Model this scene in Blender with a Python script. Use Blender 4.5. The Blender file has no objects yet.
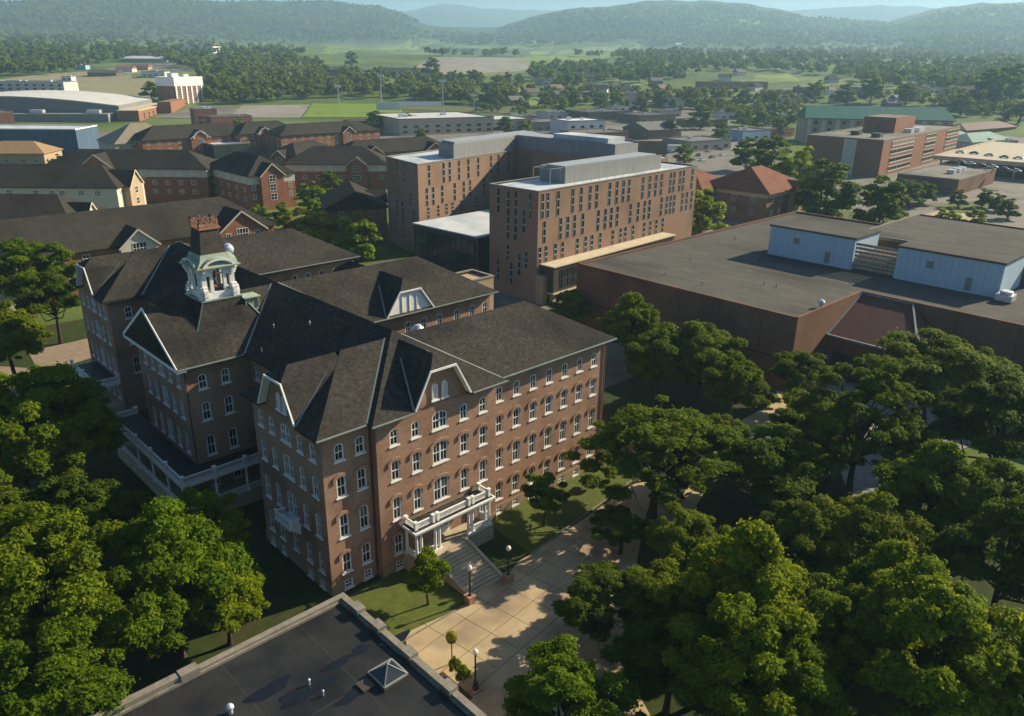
import bpy, bmesh, math, random
import numpy as np
from mathutils import Vector, Matrix
from mathutils.geometry import tessellate_polygon

S = bpy.context.scene
COL = S.collection
R = math.radians
random.seed(7)

# ------------------------------------------------------------------ camera
CF = 784.387
CP, CR, CY = R(20.904), R(0.736), R(46.227)
CO = np.array([-31.873, -58.545, 50.146])
FW = np.array([math.cos(CY)*math.cos(CP), math.sin(CY)*math.cos(CP), -math.sin(CP)])
_rt = np.array([math.sin(CY), -math.cos(CY), 0.0])
_up = np.cross(_rt, FW)
RT = _rt*math.cos(CR) + _up*math.sin(CR)
UP = -_rt*math.sin(CR) + _up*math.cos(CR)
cam = bpy.data.cameras.new('camera')
cam.sensor_width = 36.0
cam.lens = 36.0*CF/1024.0
cam.clip_start = 0.5
cam.clip_end = 30000.0
camo = bpy.data.objects.new('camera', cam)
COL.objects.link(camo)
M = Matrix.Identity(4)
for i in range(3):
    M[i][0] = RT[i]; M[i][1] = UP[i]; M[i][2] = -FW[i]; M[i][3] = CO[i]
camo.matrix_world = M
S.camera = camo

# ------------------------------------------------------------------ light
SUN_AZ, SUN_EL = -14.0, 28.5          # degrees: direction towards the sun, measured from +X
SUN_E, SKY_E, EXPO = 5.0, 0.05, 1.12
W = bpy.data.worlds.new('World')
S.world = W
W.use_nodes = True
nt = W.node_tree
bg = nt.nodes['Background']
sky = nt.nodes.new('ShaderNodeTexSky')
sky.sky_type = 'NISHITA'
sky.sun_disc = False
sky.sun_elevation = R(SUN_EL)
sky.sun_rotation = R(90.0 - SUN_AZ)
sky.altitude = 300
sky.air_density = 1.0
sky.dust_density = 2.0
sky.ozone_density = 3.0
tint = nt.nodes.new('ShaderNodeMix'); tint.data_type = 'RGBA'; tint.blend_type = 'MULTIPLY'; tint.inputs[0].default_value = 1.0
tint.inputs[7].default_value = (.74, .94, 1.12, 1)
nt.links.new(sky.outputs[0], tint.inputs[6])
nt.links.new(tint.outputs[2], bg.inputs[0])
bg.inputs[1].default_value = SKY_E
sl = bpy.data.lights.new('sun', 'SUN')
sl.energy = SUN_E
sl.angle = R(0.5)
sl.color = (1.0, 0.86, 0.62)
so = bpy.data.objects.new('sun', sl)
COL.objects.link(so)
sd = Vector((math.cos(R(SUN_EL))*math.cos(R(SUN_AZ)), math.cos(R(SUN_EL))*math.sin(R(SUN_AZ)), math.sin(R(SUN_EL))))
so.rotation_euler = sd.to_track_quat('Z', 'Y').to_euler()
S.view_settings.view_transform = 'Standard'
S.view_settings.look = 'None'
S.view_settings.exposure = EXPO
S.view_settings.gamma = 1.0
S.cycles.max_bounces = 6
S.cycles.diffuse_bounces = 2
S.cycles.glossy_bounces = 2
S.cycles.transmission_bounces = 2
S.cycles.volume_bounces = 0
S.cycles.transparent_max_bounces = 4
S.cycles.caustics_reflective = False
S.cycles.caustics_refractive = False

# ------------------------------------------------------------------ terrain profile (shared by everything that stands on it)
def ss(a, b, x):
    t = np.clip((x-a)/(b-a), 0, 1)
    return t*t*(3-2*t)

def vnoise(x, y, seed=0):
    xi = np.floor(x); yi = np.floor(y)
    fx = x-xi; fy = y-yi
    fx = fx*fx*(3-2*fx); fy = fy*fy*(3-2*fy)
    def h(a, b):
        v = np.sin(a*127.1+b*311.7+seed*74.7)*43758.5453
        return v-np.floor(v)
    return (h(xi, yi)*(1-fx)+h(xi+1, yi)*fx)*(1-fy)+(h(xi, yi+1)*(1-fx)+h(xi+1, yi+1)*fx)*fy

def fbm(x, y, seed=0, o=4):
    s = 0; a = 0.5
    for i in range(o):
        s = s+a*vnoise(x, y, seed+i*3); x = x*2.03; y = y*2.03; a *= 0.5
    return s

def _sky(pts):
    o = []
    for px, py in pts:
        d = FW+RT*(px-512)/CF-UP*(py-358)/CF
        o.append((math.degrees(CY-math.atan2(d[1], d[0])), d[2]/math.hypot(d[0], d[1])))
    return [q[0] for q in o], [q[1] for q in o]
# how high the near and the far hills stand over the valley, by bearing
HX, HA = _sky([(-400, 10), (-60, 2), (0, 4), (150, 0), (330, 2), (380, 6), (405, 16), (430, 24), (500, 26), (540, 17), (580, 9), (640, 5), (740, 5), (790, 13), (830, 22), (890, 22), (930, 11), (980, 6), (1024, 6), (1200, 10)])
HX2, HB = _sky([(-400, 12), (330, 14), (400, 13), (440, 8), (490, 11), (540, 14), (700, 14), (800, 13), (880, 10), (960, 13), (1200, 12)])

def terrain(x, y):
    x = np.asarray(x, float); y = np.asarray(y, float)
    dx = x-CO[0]; dy = y-CO[1]
    d = np.hypot(dx, dy)
    b = np.degrees(CY-np.arctan2(dy, dx))
    b = (b+180) % 360-180
    z = 0.043*(np.clip(d, 600, 1800)-600)+0.012*(np.clip(d, 1800, 3600)-1800)
    z = z*ss(600, 900, d)
    zb = z
    ha = np.interp(b, HX, HA); hb = np.interp(b, HX2, HB)
    D1 = 5200.0
    wob = (fbm(x/420, y/420, 3)-0.47)*90*ss(1500, 3200, d)+(fbm(x/1100, y/1100, 5)-0.47)*60*ss(2600, 3800, d)*(d < 5200)*ss(5200, 4800, d)
    t1 = 50+ha*D1-0.043*1200-0.012*1700
    z = z+np.clip(t1, 0, 900)*np.exp(-((d-D1)/1250.0)**2)*(d < D1)+np.clip(t1, 0, 900)*(d >= D1)*np.exp(-((d-D1)/1500.0)**2)
    z = z+hb*9400*ss(6800, 9400, d)
    z = z+wob
    z = z+(fbm(x/130, y/130, 9)-0.47)*14*ss(700, 1200, d)
    return z

def gp(px, py, z=None):
    """the point of the place seen at a pixel of the photograph: on the terrain, or at height z"""
    d = FW+RT*(px-512)/CF-UP*(py-358)/CF
    if z is not None:
        return CO+d*((z-CO[2])/d[2])
    t = np.concatenate([np.arange(30, 900, 1.5), np.arange(900, 11500, 9)])
    P = CO[None, :]+d[None, :]*t[:, None]
    below = P[:, 2] <= terrain(P[:, 0], P[:, 1])
    k = int(np.argmax(below)) if below.any() else len(t)-1
    return P[k]

# ------------------------------------------------------------------ materials
def mat(name, rough=0.8, spec=0.3):
    m = bpy.data.materials.new(name)
    m.use_nodes = True
    p = m.node_tree.nodes['Principled BSDF']
    p.inputs['Roughness'].default_value = rough
    p.inputs['Specular IOR Level'].default_value = spec
    return m, m.node_tree, p

def L(nt, a, b): nt.links.new(a, b)

def noise_mat(name, c1, c2, scale=1.0, rough=0.85, spec=0.25, detail=6, bump=0.0, stretch=(1, 1, 1), c3=None, scale3=0.1, courses=None, objrand=0.0, metallic=0.0, coord='Object'):
    m, nt, p = mat(name, rough, spec)
    p.inputs['Metallic'].default_value = metallic
    tc = nt.nodes.new('ShaderNodeTexCoord')
    mp = nt.nodes.new('ShaderNodeMapping')
    mp.inputs['Scale'].default_value = stretch
    if coord == 'World':
        ge = nt.nodes.new('ShaderNodeNewGeometry')
        L(nt, ge.outputs['Position'], mp.inputs[0])
    else:
        L(nt, tc.outputs['Object'], mp.inputs[0])
    n = nt.nodes.new('ShaderNodeTexNoise')
    n.inputs['Scale'].default_value = scale
    n.inputs['Detail'].default_value = detail
    n.inputs['Roughness'].default_value = 0.65
    L(nt, mp.outputs[0], n.inputs['Vector'])
    cr = nt.nodes.new('ShaderNodeValToRGB')
    cr.color_ramp.elements[0].position = 0.3
    cr.color_ramp.elements[1].position = 0.7
    cr.color_ramp.elements[0].color = (*c1, 1)
    cr.color_ramp.elements[1].color = (*c2, 1)
    L(nt, n.outputs[0], cr.inputs[0])
    out = cr.outputs[0]
    if c3 is not None:
        n3 = nt.nodes.new('ShaderNodeTexNoise')
        n3.inputs['Scale'].default_value = scale3
        n3.inputs['Detail'].default_value = 5
        L(nt, mp.outputs[0], n3.inputs['Vector'])
        r3 = nt.nodes.new('ShaderNodeValToRGB')
        r3.color_ramp.elements[0].position = 0.48
        r3.color_ramp.elements[1].position = 0.66
        L(nt, n3.outputs[0], r3.inputs[0])
        mx = nt.nodes.new('ShaderNodeMix'); mx.data_type = 'RGBA'
        L(nt, r3.outputs[0], mx.inputs[0])
        L(nt, out, mx.inputs[6])
        mx.inputs[7].default_value = (*c3, 1)
        out = mx.outputs[2]
    if courses:
        # horizontal courses: (spacing in metres, strength)
        sep = nt.nodes.new('ShaderNodeSeparateXYZ')
        L(nt, tc.outputs['Object'], sep.inputs[0])
        mu = nt.nodes.new('ShaderNodeMath'); mu.operation = 'MULTIPLY'
        mu.inputs[1].default_value = 1.0/courses[0]
        L(nt, sep.outputs[2], mu.inputs[0])
        fl = nt.nodes.new('ShaderNodeMath'); fl.operation = 'FLOOR'
        L(nt, mu.outputs[0], fl.inputs[0])
        cmb = nt.nodes.new('ShaderNodeCombineXYZ')
        ax = nt.nodes.new('ShaderNodeVectorMath'); ax.operation = 'MULTIPLY'
        ax.inputs[1].default_value = (2.2, 2.2, 0)
        L(nt, tc.outputs['Object'], ax.inputs[0])
        L(nt, fl.outputs[0], cmb.inputs[2])
        ad = nt.nodes.new('ShaderNodeVectorMath'); ad.operation = 'ADD'
        L(nt, ax.outputs[0], ad.inputs[0]); L(nt, cmb.outputs[0], ad.inputs[1])
        wn = nt.nodes.new('ShaderNodeTexNoise')
        wn.inputs['Scale'].default_value = 1.0; wn.inputs['Detail'].default_value = 2
        L(nt, ad.outputs[0], wn.inputs['Vector'])
        mr = nt.nodes.new('ShaderNodeMapRange')
        mr.inputs[1].default_value = 0.25; mr.inputs[2].default_value = 0.75
        mr.inputs[3].default_value = 1-courses[1]; mr.inputs[4].default_value = 1+courses[1]
        L(nt, wn.outputs[0], mr.inputs[0])
        vm = nt.nodes.new('ShaderNodeVectorMath'); vm.operation = 'SCALE'
        L(nt, out, vm.inputs[0]); L(nt, mr.outputs[0], vm.inputs['Scale'])
        out = vm.outputs[0]
    if objrand:
        oi = nt.nodes.new('ShaderNodeObjectInfo')
        mr = nt.nodes.new('ShaderNodeMapRange')
        mr.inputs[3].default_value = 1-objrand; mr.inputs[4].default_value = 1+objrand
        L(nt, oi.outputs['Random'], mr.inputs[0])
        vm = nt.nodes.new('ShaderNodeVectorMath'); vm.operation = 'SCALE'
        L(nt, out, vm.inputs[0]); L(nt, mr.outputs[0], vm.inputs['Scale'])
        out = vm.outputs[0]
    L(nt, out, p.inputs['Base Color'])
    if bump:
        b = nt.nodes.new('ShaderNodeBump')
        b.inputs['Strength'].default_value = bump
        b.inputs['Distance'].default_value = 0.1
        L(nt, n.outputs[0], b.inputs['Height'])
        L(nt, b.outputs[0], p.inputs['Normal'])
    return m

def leaf_mat(name, c1, c2, trans=0.3, patch=0.35):
    m = bpy.data.materials.new(name)
    m.use_nodes = True
    nt = m.node_tree
    for n in list(nt.nodes):
        if n.type != 'OUTPUT_MATERIAL': nt.nodes.remove(n)
    out = [n for n in nt.nodes if n.type == 'OUTPUT_MATERIAL'][0]
    ge = nt.nodes.new('ShaderNodeNewGeometry')
    cr = nt.nodes.new('ShaderNodeValToRGB')
    cr.color_ramp.elements[0].color = (*c1, 1)
    cr.color_ramp.elements[1].color = (*c2, 1)
    nz = nt.nodes.new('ShaderNodeTexNoise'); nz.inputs['Scale'].default_value = patch; nz.inputs['Detail'].default_value = 2
    L(nt, ge.outputs['Position'], nz.inputs['Vector'])
    ad = nt.nodes.new('ShaderNodeMath'); ad.operation = 'MULTIPLY_ADD'
    ad.inputs[1].default_value = 0.55
    L(nt, ge.outputs['Random Per Island'], ad.inputs[0]); L(nt, nz.outputs[0], ad.inputs[2])
    sb = nt.nodes.new('ShaderNodeMath'); sb.operation = 'SUBTRACT'; sb.inputs[1].default_value = 0.25
    L(nt, ad.outputs[0], sb.inputs[0]); L(nt, sb.outputs[0], cr.inputs[0])
    oi = nt.nodes.new('ShaderNodeObjectInfo')
    hs = nt.nodes.new('ShaderNodeHueSaturation')
    mr = nt.nodes.new('ShaderNodeMapRange'); mr.inputs[3].default_value = 0.485; mr.inputs[4].default_value = 0.515
    L(nt, oi.outputs['Random'], mr.inputs[0]); L(nt, mr.outputs[0], hs.inputs['Hue'])
    mv = nt.nodes.new('ShaderNodeMapRange'); mv.inputs[3].default_value = 1.15; mv.inputs[4].default_value = 0.85
    L(nt, oi.outputs['Random'], mv.inputs[0]); L(nt, mv.outputs[0], hs.inputs['Value'])
    L(nt, cr.outputs[0], hs.inputs['Color'])
    p = nt.nodes.new('ShaderNodeBsdfPrincipled')
    p.inputs['Roughness'].default_value = 0.65
    p.inputs['Specular IOR Level'].default_value = 0.06
    L(nt, hs.outputs[0], p.inputs['Base Color'])
    t = nt.nodes.new('ShaderNodeBsdfTranslucent')
    tg = nt.nodes.new('ShaderNodeMix'); tg.data_type = 'RGBA'; tg.blend_type = 'MULTIPLY'; tg.inputs[0].default_value = 1
    tg.inputs[7].default_value = (1.5, 1.25, 0.5, 1)
    L(nt, hs.outputs[0], tg.inputs[6]); L(nt, tg.outputs[2], t.inputs[0])
    mx = nt.nodes.new('ShaderNodeMixShader'); mx.inputs[0].default_value = trans
    L(nt, p.outputs[0], mx.inputs[1]); L(nt, t.outputs[0], mx.inputs[2])
    L(nt, mx.outputs[0], out.inputs[0])
    return m

MT = {}
MT['brick'] = noise_mat('hall_brick', (.285, .17, .112), (.37, .225, .152), 3.0, .9, .08, c3=(.235, .138, .09), scale3=.25, courses=(.075, .12))
MT['brick_base'] = noise_mat('hall_base_stone', (.25, .17, .11), (.33, .24, .16), 2.0, .9, .2)
MT['shingle'] = noise_mat('shingle_roof', (.034, .031, .027), (.056, .051, .043), 1.4, .95, .05, c3=(.027, .025, .023), scale3=.13, courses=(.14, .42))
MT['shingle_dark'] = noise_mat('slate_roof', (.045, .038, .032), (.075, .062, .05), 1.6, .85, .25, courses=(.15, .25))
MT['white'] = noise_mat('white_paint', (.68, .67, .63), (.8, .79, .75), 1.2, .6, .3)
MT['window_white'] = noise_mat('window_paint', (.62, .61, .58), (.74, .73, .7), 2, .55, .3)
MT['glass'] = noise_mat('window_glass', (.012, .015, .018), (.03, .034, .036), .35, .08, .5, objrand=.5, coord='World')
MT['glass_blind'] = noise_mat('window_blind_glass', (.07, .072, .068), (.13, .13, .12), .6, .15, .5, objrand=.4, coord='World')
MT['glass_big'] = noise_mat('curtain_glass', (.014, .017, .02), (.05, .055, .055), .15, .06, .5)
MT['valley'] = noise_mat('valley_metal', (.17, .2, .18), (.25, .29, .26), 1, .45, .5)
MT['copper'] = noise_mat('green_copper', (.22, .29, .24), (.36, .41, .33), 1.4, .7, .2, c3=(.28, .28, .19), scale3=.8)
MT['rust'] = noise_mat('rust_iron', (.28, .13, .075), (.42, .23, .14), 3, .8, .2)
MT['downspout'] = noise_mat('downspout_brown', (.10, .045, .03), (.14, .06, .04), 2, .6, .3)
MT['tread'] = noise_mat('step_stone', (.34, .27, .18), (.45, .37, .26), 1.2, .85, .2)
MT['concrete'] = noise_mat('path_concrete', (.34, .26, .155), (.44, .345, .21), .35, .9, .2, c3=(.25, .19, .125), scale3=.2)
MT['pavement'] = noise_mat('pavement_grey', (.2, .2, .19), (.28, .275, .26), .5, .9, .2)
MT['asphalt'] = noise_mat('asphalt', (.06, .058, .055), (.09, .086, .08), .6, .9, .2)
MT['lot'] = noise_mat('old_asphalt', (.13, .115, .10), (.2, .18, .15), .3, .9, .2, c3=(.1, .09, .08), scale3=.05)
MT['road_tan'] = noise_mat('road_tan', (.2, .15, .1), (.27, .21, .145), .4, .9, .2)
MT['lawn'] = noise_mat('lawn_grass', (.05, .075, .014), (.11, .125, .024), 1.0, .9, .15, c3=(.075, .09, .02), scale3=.2, bump=.4)
MT['soil'] = noise_mat('mulch_soil', (.05, .035, .022), (.09, .06, .035), 1.0, .95, .1, bump=.4)
MT['membrane'] = noise_mat('dark_roof_membrane', (.013, .013, .014), (.03, .029, .028), .35, .5, .3, c3=(.009, .009, .01), scale3=.22)
MT['coping'] = noise_mat('stone_coping', (.15, .135, .11), (.25, .225, .18), 1.5, .85, .2)
MT['tower_brick'] = noise_mat('tower_brick', (.25, .16, .108), (.315, .205, .142), 1.6, .9, .08, c3=(.22, .14, .093), scale3=.1, courses=(.3, .08))
MT['tower_dark'] = noise_mat('dark_panel', (.045, .038, .032), (.07, .058, .048), .8, .5, .4)
MT['white_roof'] = noise_mat('white_membrane', (.42, .45, .47), (.55, .57, .58), .25, .7, .15, c3=(.33, .37, .41), scale3=.08)
MT['zinc'] = noise_mat('zinc_panel', (.19, .2, .2), (.27, .27, .265), .6, .6, .2, stretch=(3, 3, .3))
MT['tan_roof'] = noise_mat('tan_roof', (.44, .36, .24), (.56, .47, .33), .4, .8, .2)
MT['rb_brick'] = noise_mat('auditorium_brick', (.15, .08, .052), (.21, .115, .077), .8, .9, .1, c3=(.13, .066, .044), scale3=.1, courses=(.2, .1))
MT['rb_roof'] = noise_mat('gravel_roof', (.072, .068, .059), (.112, .106, .094), .5, .95, .06, c3=(.055, .053, .049), scale3=.09, stretch=(1, .35, 1))
MT['maroon_roof'] = noise_mat('maroon_tile', (.075, .03, .022), (.11, .042, .03), 1.2, .8, .3, courses=(.3, .25))
MT['ltblue'] = noise_mat('pale_blue_panel', (.36, .48, .57), (.44, .55, .63), .5, .6, .2, stretch=(2.5, 2.5, .15))
MT['lattice'] = noise_mat('tan_screen', (.26, .23, .17), (.36, .32, .24), 2, .7, .3)
MT['red_tile'] = noise_mat('red_tile_roof', (.15, .06, .035), (.21, .09, .052), .7, .9, .1, c3=(.13, .055, .033), scale3=.15, courses=(.3, .15))
MT['dorm_brick'] = noise_mat('dorm_brick', (.21, .085, .05), (.29, .13, .075), .8, .9, .2)
MT['dorm_cream'] = noise_mat('cream_siding', (.45, .42, .35), (.56, .52, .43), .8, .8, .2)
MT['dorm_roof'] = noise_mat('dorm_shingle', (.033, .03, .026), (.054, .048, .04), .5, .95, .05, c3=(.027, .025, .022), scale3=.06, courses=(.3, .15))
MT['tan_brick'] = noise_mat('tan_brick', (.33, .24, .15), (.42, .31, .2), .6, .9, .2)
MT['bark'] = noise_mat('bark', (.03, .022, .015), (.07, .052, .036), 4, .95, .1, stretch=(1, 1, .25))
MT['black_metal'] = noise_mat('black_iron', (.015, .015, .015), (.03, .03, .03), 3, .45, .4)
MT['globe'] = noise_mat('lamp_globe', (.75, .73, .68), (.82, .8, .76), 2, .3, .5)
MT['galv'] = noise_mat('galvanised', (.5, .52, .55), (.65, .66, .68), 3, .35, .5, metallic=.4)
MT['steel'] = noise_mat('steel_grey', (.25, .26, .27), (.35, .36, .36), 2, .45, .5)
MT['leaf_a'] = leaf_mat('oak_leaves', (.024, .056, .004), (.175, .24, .008), .45)
MT['leaf_b'] = leaf_mat('maple_leaves', (.034, .08, .004), (.22, .295, .008), .48)
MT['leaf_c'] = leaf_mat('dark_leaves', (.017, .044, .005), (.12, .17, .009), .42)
MT['leaf_y'] = leaf_mat('yellow_leaves', (.12, .15, .01), (.32, .29, .02))
MT['leaf_far'] = leaf_mat('far_leaves', (.035, .075, .008), (.17, .225, .018), .38, .012)
MT['leaf_m'] = leaf_mat('mid_leaves', (.035, .08, .008), (.17, .25, .02), .42, .15)
MT['leaf_m2'] = leaf_mat('mid_bright_leaves', (.06, .13, .008), (.26, .36, .022), .45, .15)
MT['flower'] = noise_mat('flower_green', (.1, .14, .02), (.2, .22, .03), 4, .8, .2)

# ------------------------------------------------------------------ object helpers
def tag(o, label=None, cat=None, group=None, kind=None):
    if label: o['label'] = label
    if cat: o['category'] = cat
    if group: o['group'] = group
    if kind: o['kind'] = kind
    return o

def empty(name, loc, label, cat, group=None, rz=0.0):
    o = bpy.data.objects.new(name, None)
    o.empty_display_size = 0.5
    COL.objects.link(o)
    o.location = (float(loc[0]), float(loc[1]), float(loc[2]))
    o.rotation_euler = (0, 0, rz)
    return tag(o, label, cat, group)

def link(name, me, parent=None):
    o = bpy.data.objects.new(name, me)
    COL.objects.link(o)
    if parent is not None: o.parent = parent
    return o

class MB:
    def __init__(s): s.v = []; s.f = []; s.m = []; s.mi = 0
    def add(s, vs, fs):
        b = len(s.v); s.v += [tuple(map(float, p)) for p in vs]
        for f in fs: s.f.append([b+i for i in f]); s.m.append(s.mi)
        return s
    def poly(s, pts): return s.add(pts, [list(range(len(pts)))])
    def box(s, x0, x1, y0, y1, z0, z1, skip=''):
        v = [(x0, y0, z0), (x1, y0, z0), (x1, y1, z0), (x0, y1, z0), (x0, y0, z1), (x1, y0, z1), (x1, y1, z1), (x0, y1, z1)]
        fs = {'b': [0, 3, 2, 1], 't': [4, 5, 6, 7], 'f': [0, 1, 5, 4], 'r': [1, 2, 6, 5], 'k': [2, 3, 7, 6], 'l': [3, 0, 4, 7]}
        return s.add(v, [fs[k] for k in fs if k not in skip])
    def bar(s, a, b, w, h=None, upv=(0, 0, 1)):
        a = Vector(a); b = Vector(b); h = h or w
        d = (b-a).normalized(); u = Vector(upv)
        if abs(d.dot(u)) > .98: u = Vector((1, 0, 0))
        r = d.cross(u).normalized()*w/2; u = r.cross(d).normalized()*h/2
        v = [a-r-u, a+r-u, a+r+u, a-r+u, b-r-u, b+r-u, b+r+u, b-r+u]
        return s.add(v, [[0, 1, 2, 3], [7, 6, 5, 4], [0, 4, 5, 1], [1, 5, 6, 2], [2, 6, 7, 3], [3, 7, 4, 0]])
    def tube(s, pts, rs, n=8, cap=True):
        pts = [Vector(p) for p in pts]
        rings = []
        for i, p in enumerate(pts):
            d = (pts[min(i+1, len(pts)-1)]-pts[max(i-1, 0)]).normalized()
            u = Vector((0, 0, 1)) if abs(d.z) < .9 else Vector((1, 0, 0))
            a = d.cross(u).normalized(); b = d.cross(a)
            rings.append([p+(a*math.cos(2*math.pi*k/n)+b*math.sin(2*math.pi*k/n))*rs[i] for k in range(n)])
        vs = [q for r in rings for q in r]
        fs = [[i*n+k, i*n+(k+1) % n, (i+1)*n+(k+1) % n, (i+1)*n+k] for i in range(len(pts)-1) for k in range(n)]
        if cap: fs += [list(range(n))[::-1], [(len(pts)-1)*n+k for k in range(n)]]
        return s.add(vs, fs)
    def lathe(s, prof, c=(0, 0, 0), n=16):
        vs = []; fs = []
        for r, z in prof:
            for k in range(n):
                a = 2*math.pi*k/n
                vs.append((c[0]+r*math.cos(a), c[1]+r*math.sin(a), c[2]+z))
        for i in range(len(prof)-1):
            for k in range(n): fs.append([i*n+k, i*n+(k+1) % n, (i+1)*n+(k+1) % n, (i+1)*n+k])
        fs += [list(range(n))[::-1], [(len(prof)-1)*n+k for k in range(n)]]
        return s.add(vs, fs)
    def mesh(s, name, mats, smooth=False):
        me = bpy.data.meshes.new(name)
        me.from_pydata(s.v, [], s.f)
        if not isinstance(mats, (list, tuple)): mats = [mats]
        for m in mats: me.materials.append(m)
        if len(mats) > 1: me.polygons.foreach_set('material_index', s.m)
        bm = bmesh.new(); bm.from_mesh(me)
        bmesh.ops.recalc_face_normals(bm, faces=bm.faces)
        bm.to_mesh(me); bm.free()
        if smooth: me.polygons.foreach_set('use_smooth', [True]*len(me.polygons))
        me.update()
        return me
    def build(s, name, mats, parent=None, smooth=False):
        return link(name, s.mesh(name, mats, smooth), parent)

def struct(o): o['kind'] = 'structure'; return o

def arch_pts(w, h, rise, n=6):
    """outline of an opening, from its sill centre, anticlockwise"""
    a = [(-w/2, 0), (w/2, 0)]
    if rise <= 0: return a+[(w/2, h), (-w/2, h)]
    r = (w*w/4+rise*rise)/(2*rise); cz = h-r
    t0 = math.asin(min(1, w/2/r))
    if rise > w/2-1e-6: t0 = math.pi/2
    for i in range(n+1):
        t = t0-2*t0*i/n
        a.append((r*math.sin(t), cz+r*math.cos(t)))
    return a

ROT = {'-Y': 0.0, '-X': -math.pi/2, '+X': math.pi/2, '+Y': math.pi}
def frame_of(face):
    a = ROT[face]
    u = Vector((math.cos(a), math.sin(a), 0)); n = Vector((math.sin(a), -math.cos(a), 0))
    return u, n

def facade(mb, face, plane, outline, holes, depth=.16):
    """a wall with real openings. outline and holes are lists of (s, z), s = x for faces on Y, y for faces on X"""
    u, n = frame_of(face)
    def P(q, d=0.0):
        p = Vector((q[0], plane, q[1])) if face[1] == 'Y' else Vector((plane, q[0], q[1]))
        return p-n*d
    loops = [[Vector((q[0], q[1], 0)) for q in outline]]+[[Vector((q[0], q[1], 0)) for q in h] for h in holes]
    flat = [q for lp in loops for q in lp]
    tris = tessellate_polygon(loops)
    mb.add([P((q.x, q.y)) for q in flat], [list(t) for t in tris])
    for h in holes:
        k = len(h)
        mb.add([P(q) for q in h]+[P(q, depth) for q in h], [[i, (i+1) % k, k+(i+1) % k, k+i] for i in range(k)])

def hip_roof(mb, x0, x1, y0, y1, ze, slope, axis='X', run0=None, run1=None, th=.28, soff=0.0, notch0=None, inset=.8):
    """closed hip roof; run0/run1 = plan length of each end hip (0 = gable end).
    notch0 = (half foot, half clip, clip z, ridge z): the low end is cut away where a gable stands through the eaves"""
    if axis == 'Y':
        t = MB(); hip_roof(t, y0, y1, x0, x1, ze, slope, 'X', run0, run1, th, soff, notch0, inset)
        return mb.add([(p[1], p[0], p[2]) for p in t.v], t.f)
    half = (y1-y0)/2; yc = (y0+y1)/2; zr = ze+half*slope
    run0 = half if run0 is None else run0; run1 = half if run1 is None else run1
    v = [(x0, y0, ze), (x1, y0, ze), (x1, y1, ze), (x0, y1, ze), (x0+run0, yc, zr), (x1-run1, yc, zr)]
    zb = ze-th-soff
    v += [(x0, y0, zb), (x1, y0, zb), (x1, y1, zb), (x0, y1, zb)]
    f = [[0, 1, 5, 4], [2, 3, 4, 5], [1, 2, 5], [6, 7, 1, 0], [7, 8, 2, 1], [8, 9, 3, 2]]
    if notch0:
        hf, hc, zc, zt = notch0
        aV = (zc-ze)/slope; aT = (zt-ze)/slope
        k = len(v)
        v += [(x0, yc-hf, ze), (x0+aV, yc-hc, zc), (x0+aT, yc, zt), (x0+aV, yc+hc, zc), (x0, yc+hf, ze)]
        v += [(x0, yc-hf, zb), (x0+inset, yc-hf, zb), (x0+inset, yc+hf, zb), (x0, yc+hf, zb), (x0+inset, yc-hf, ze), (x0+inset, yc+hf, ze)]
        f += [[0, k, k+1], [0, k+1, k+2, 4], [4, k+2, k+3, 3], [3, k+3, k+4]]
        f += [[6, k+5, k, 0], [k+8, 9, 3, k+4], [k+5, k+6, k+9, k], [k+7, k+8, k+4, k+10]]
        f += [[6, k+5, k+6, 7], [k+6, k+7, 8, 7], [k+7, k+8, 9, 8]]
    else: f += [[3, 0, 4], [9, 6, 0, 3], [9, 8, 7, 6]]
    mb.add(v, f)
    return zr
# ------------------------------------------------------------------ the big brick hall
ZE = 17.75; SL = 0.63
hall = empty('college_hall', (13.2, 32, 0), 'long red brick hall with tall arched windows, brown shingle roofs and a white cupola', 'building')
HB_ = Vector((13.2, 32, 0))
def part(mb, name, m, parent=hall, smooth=False, off=None):
    o = HB_ if off is None else off
    mb.v = [(p[0]-o[0], p[1]-o[1], p[2]-o[2]) for p in mb.v]
    return mb.build(name, m, parent, smooth)

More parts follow.
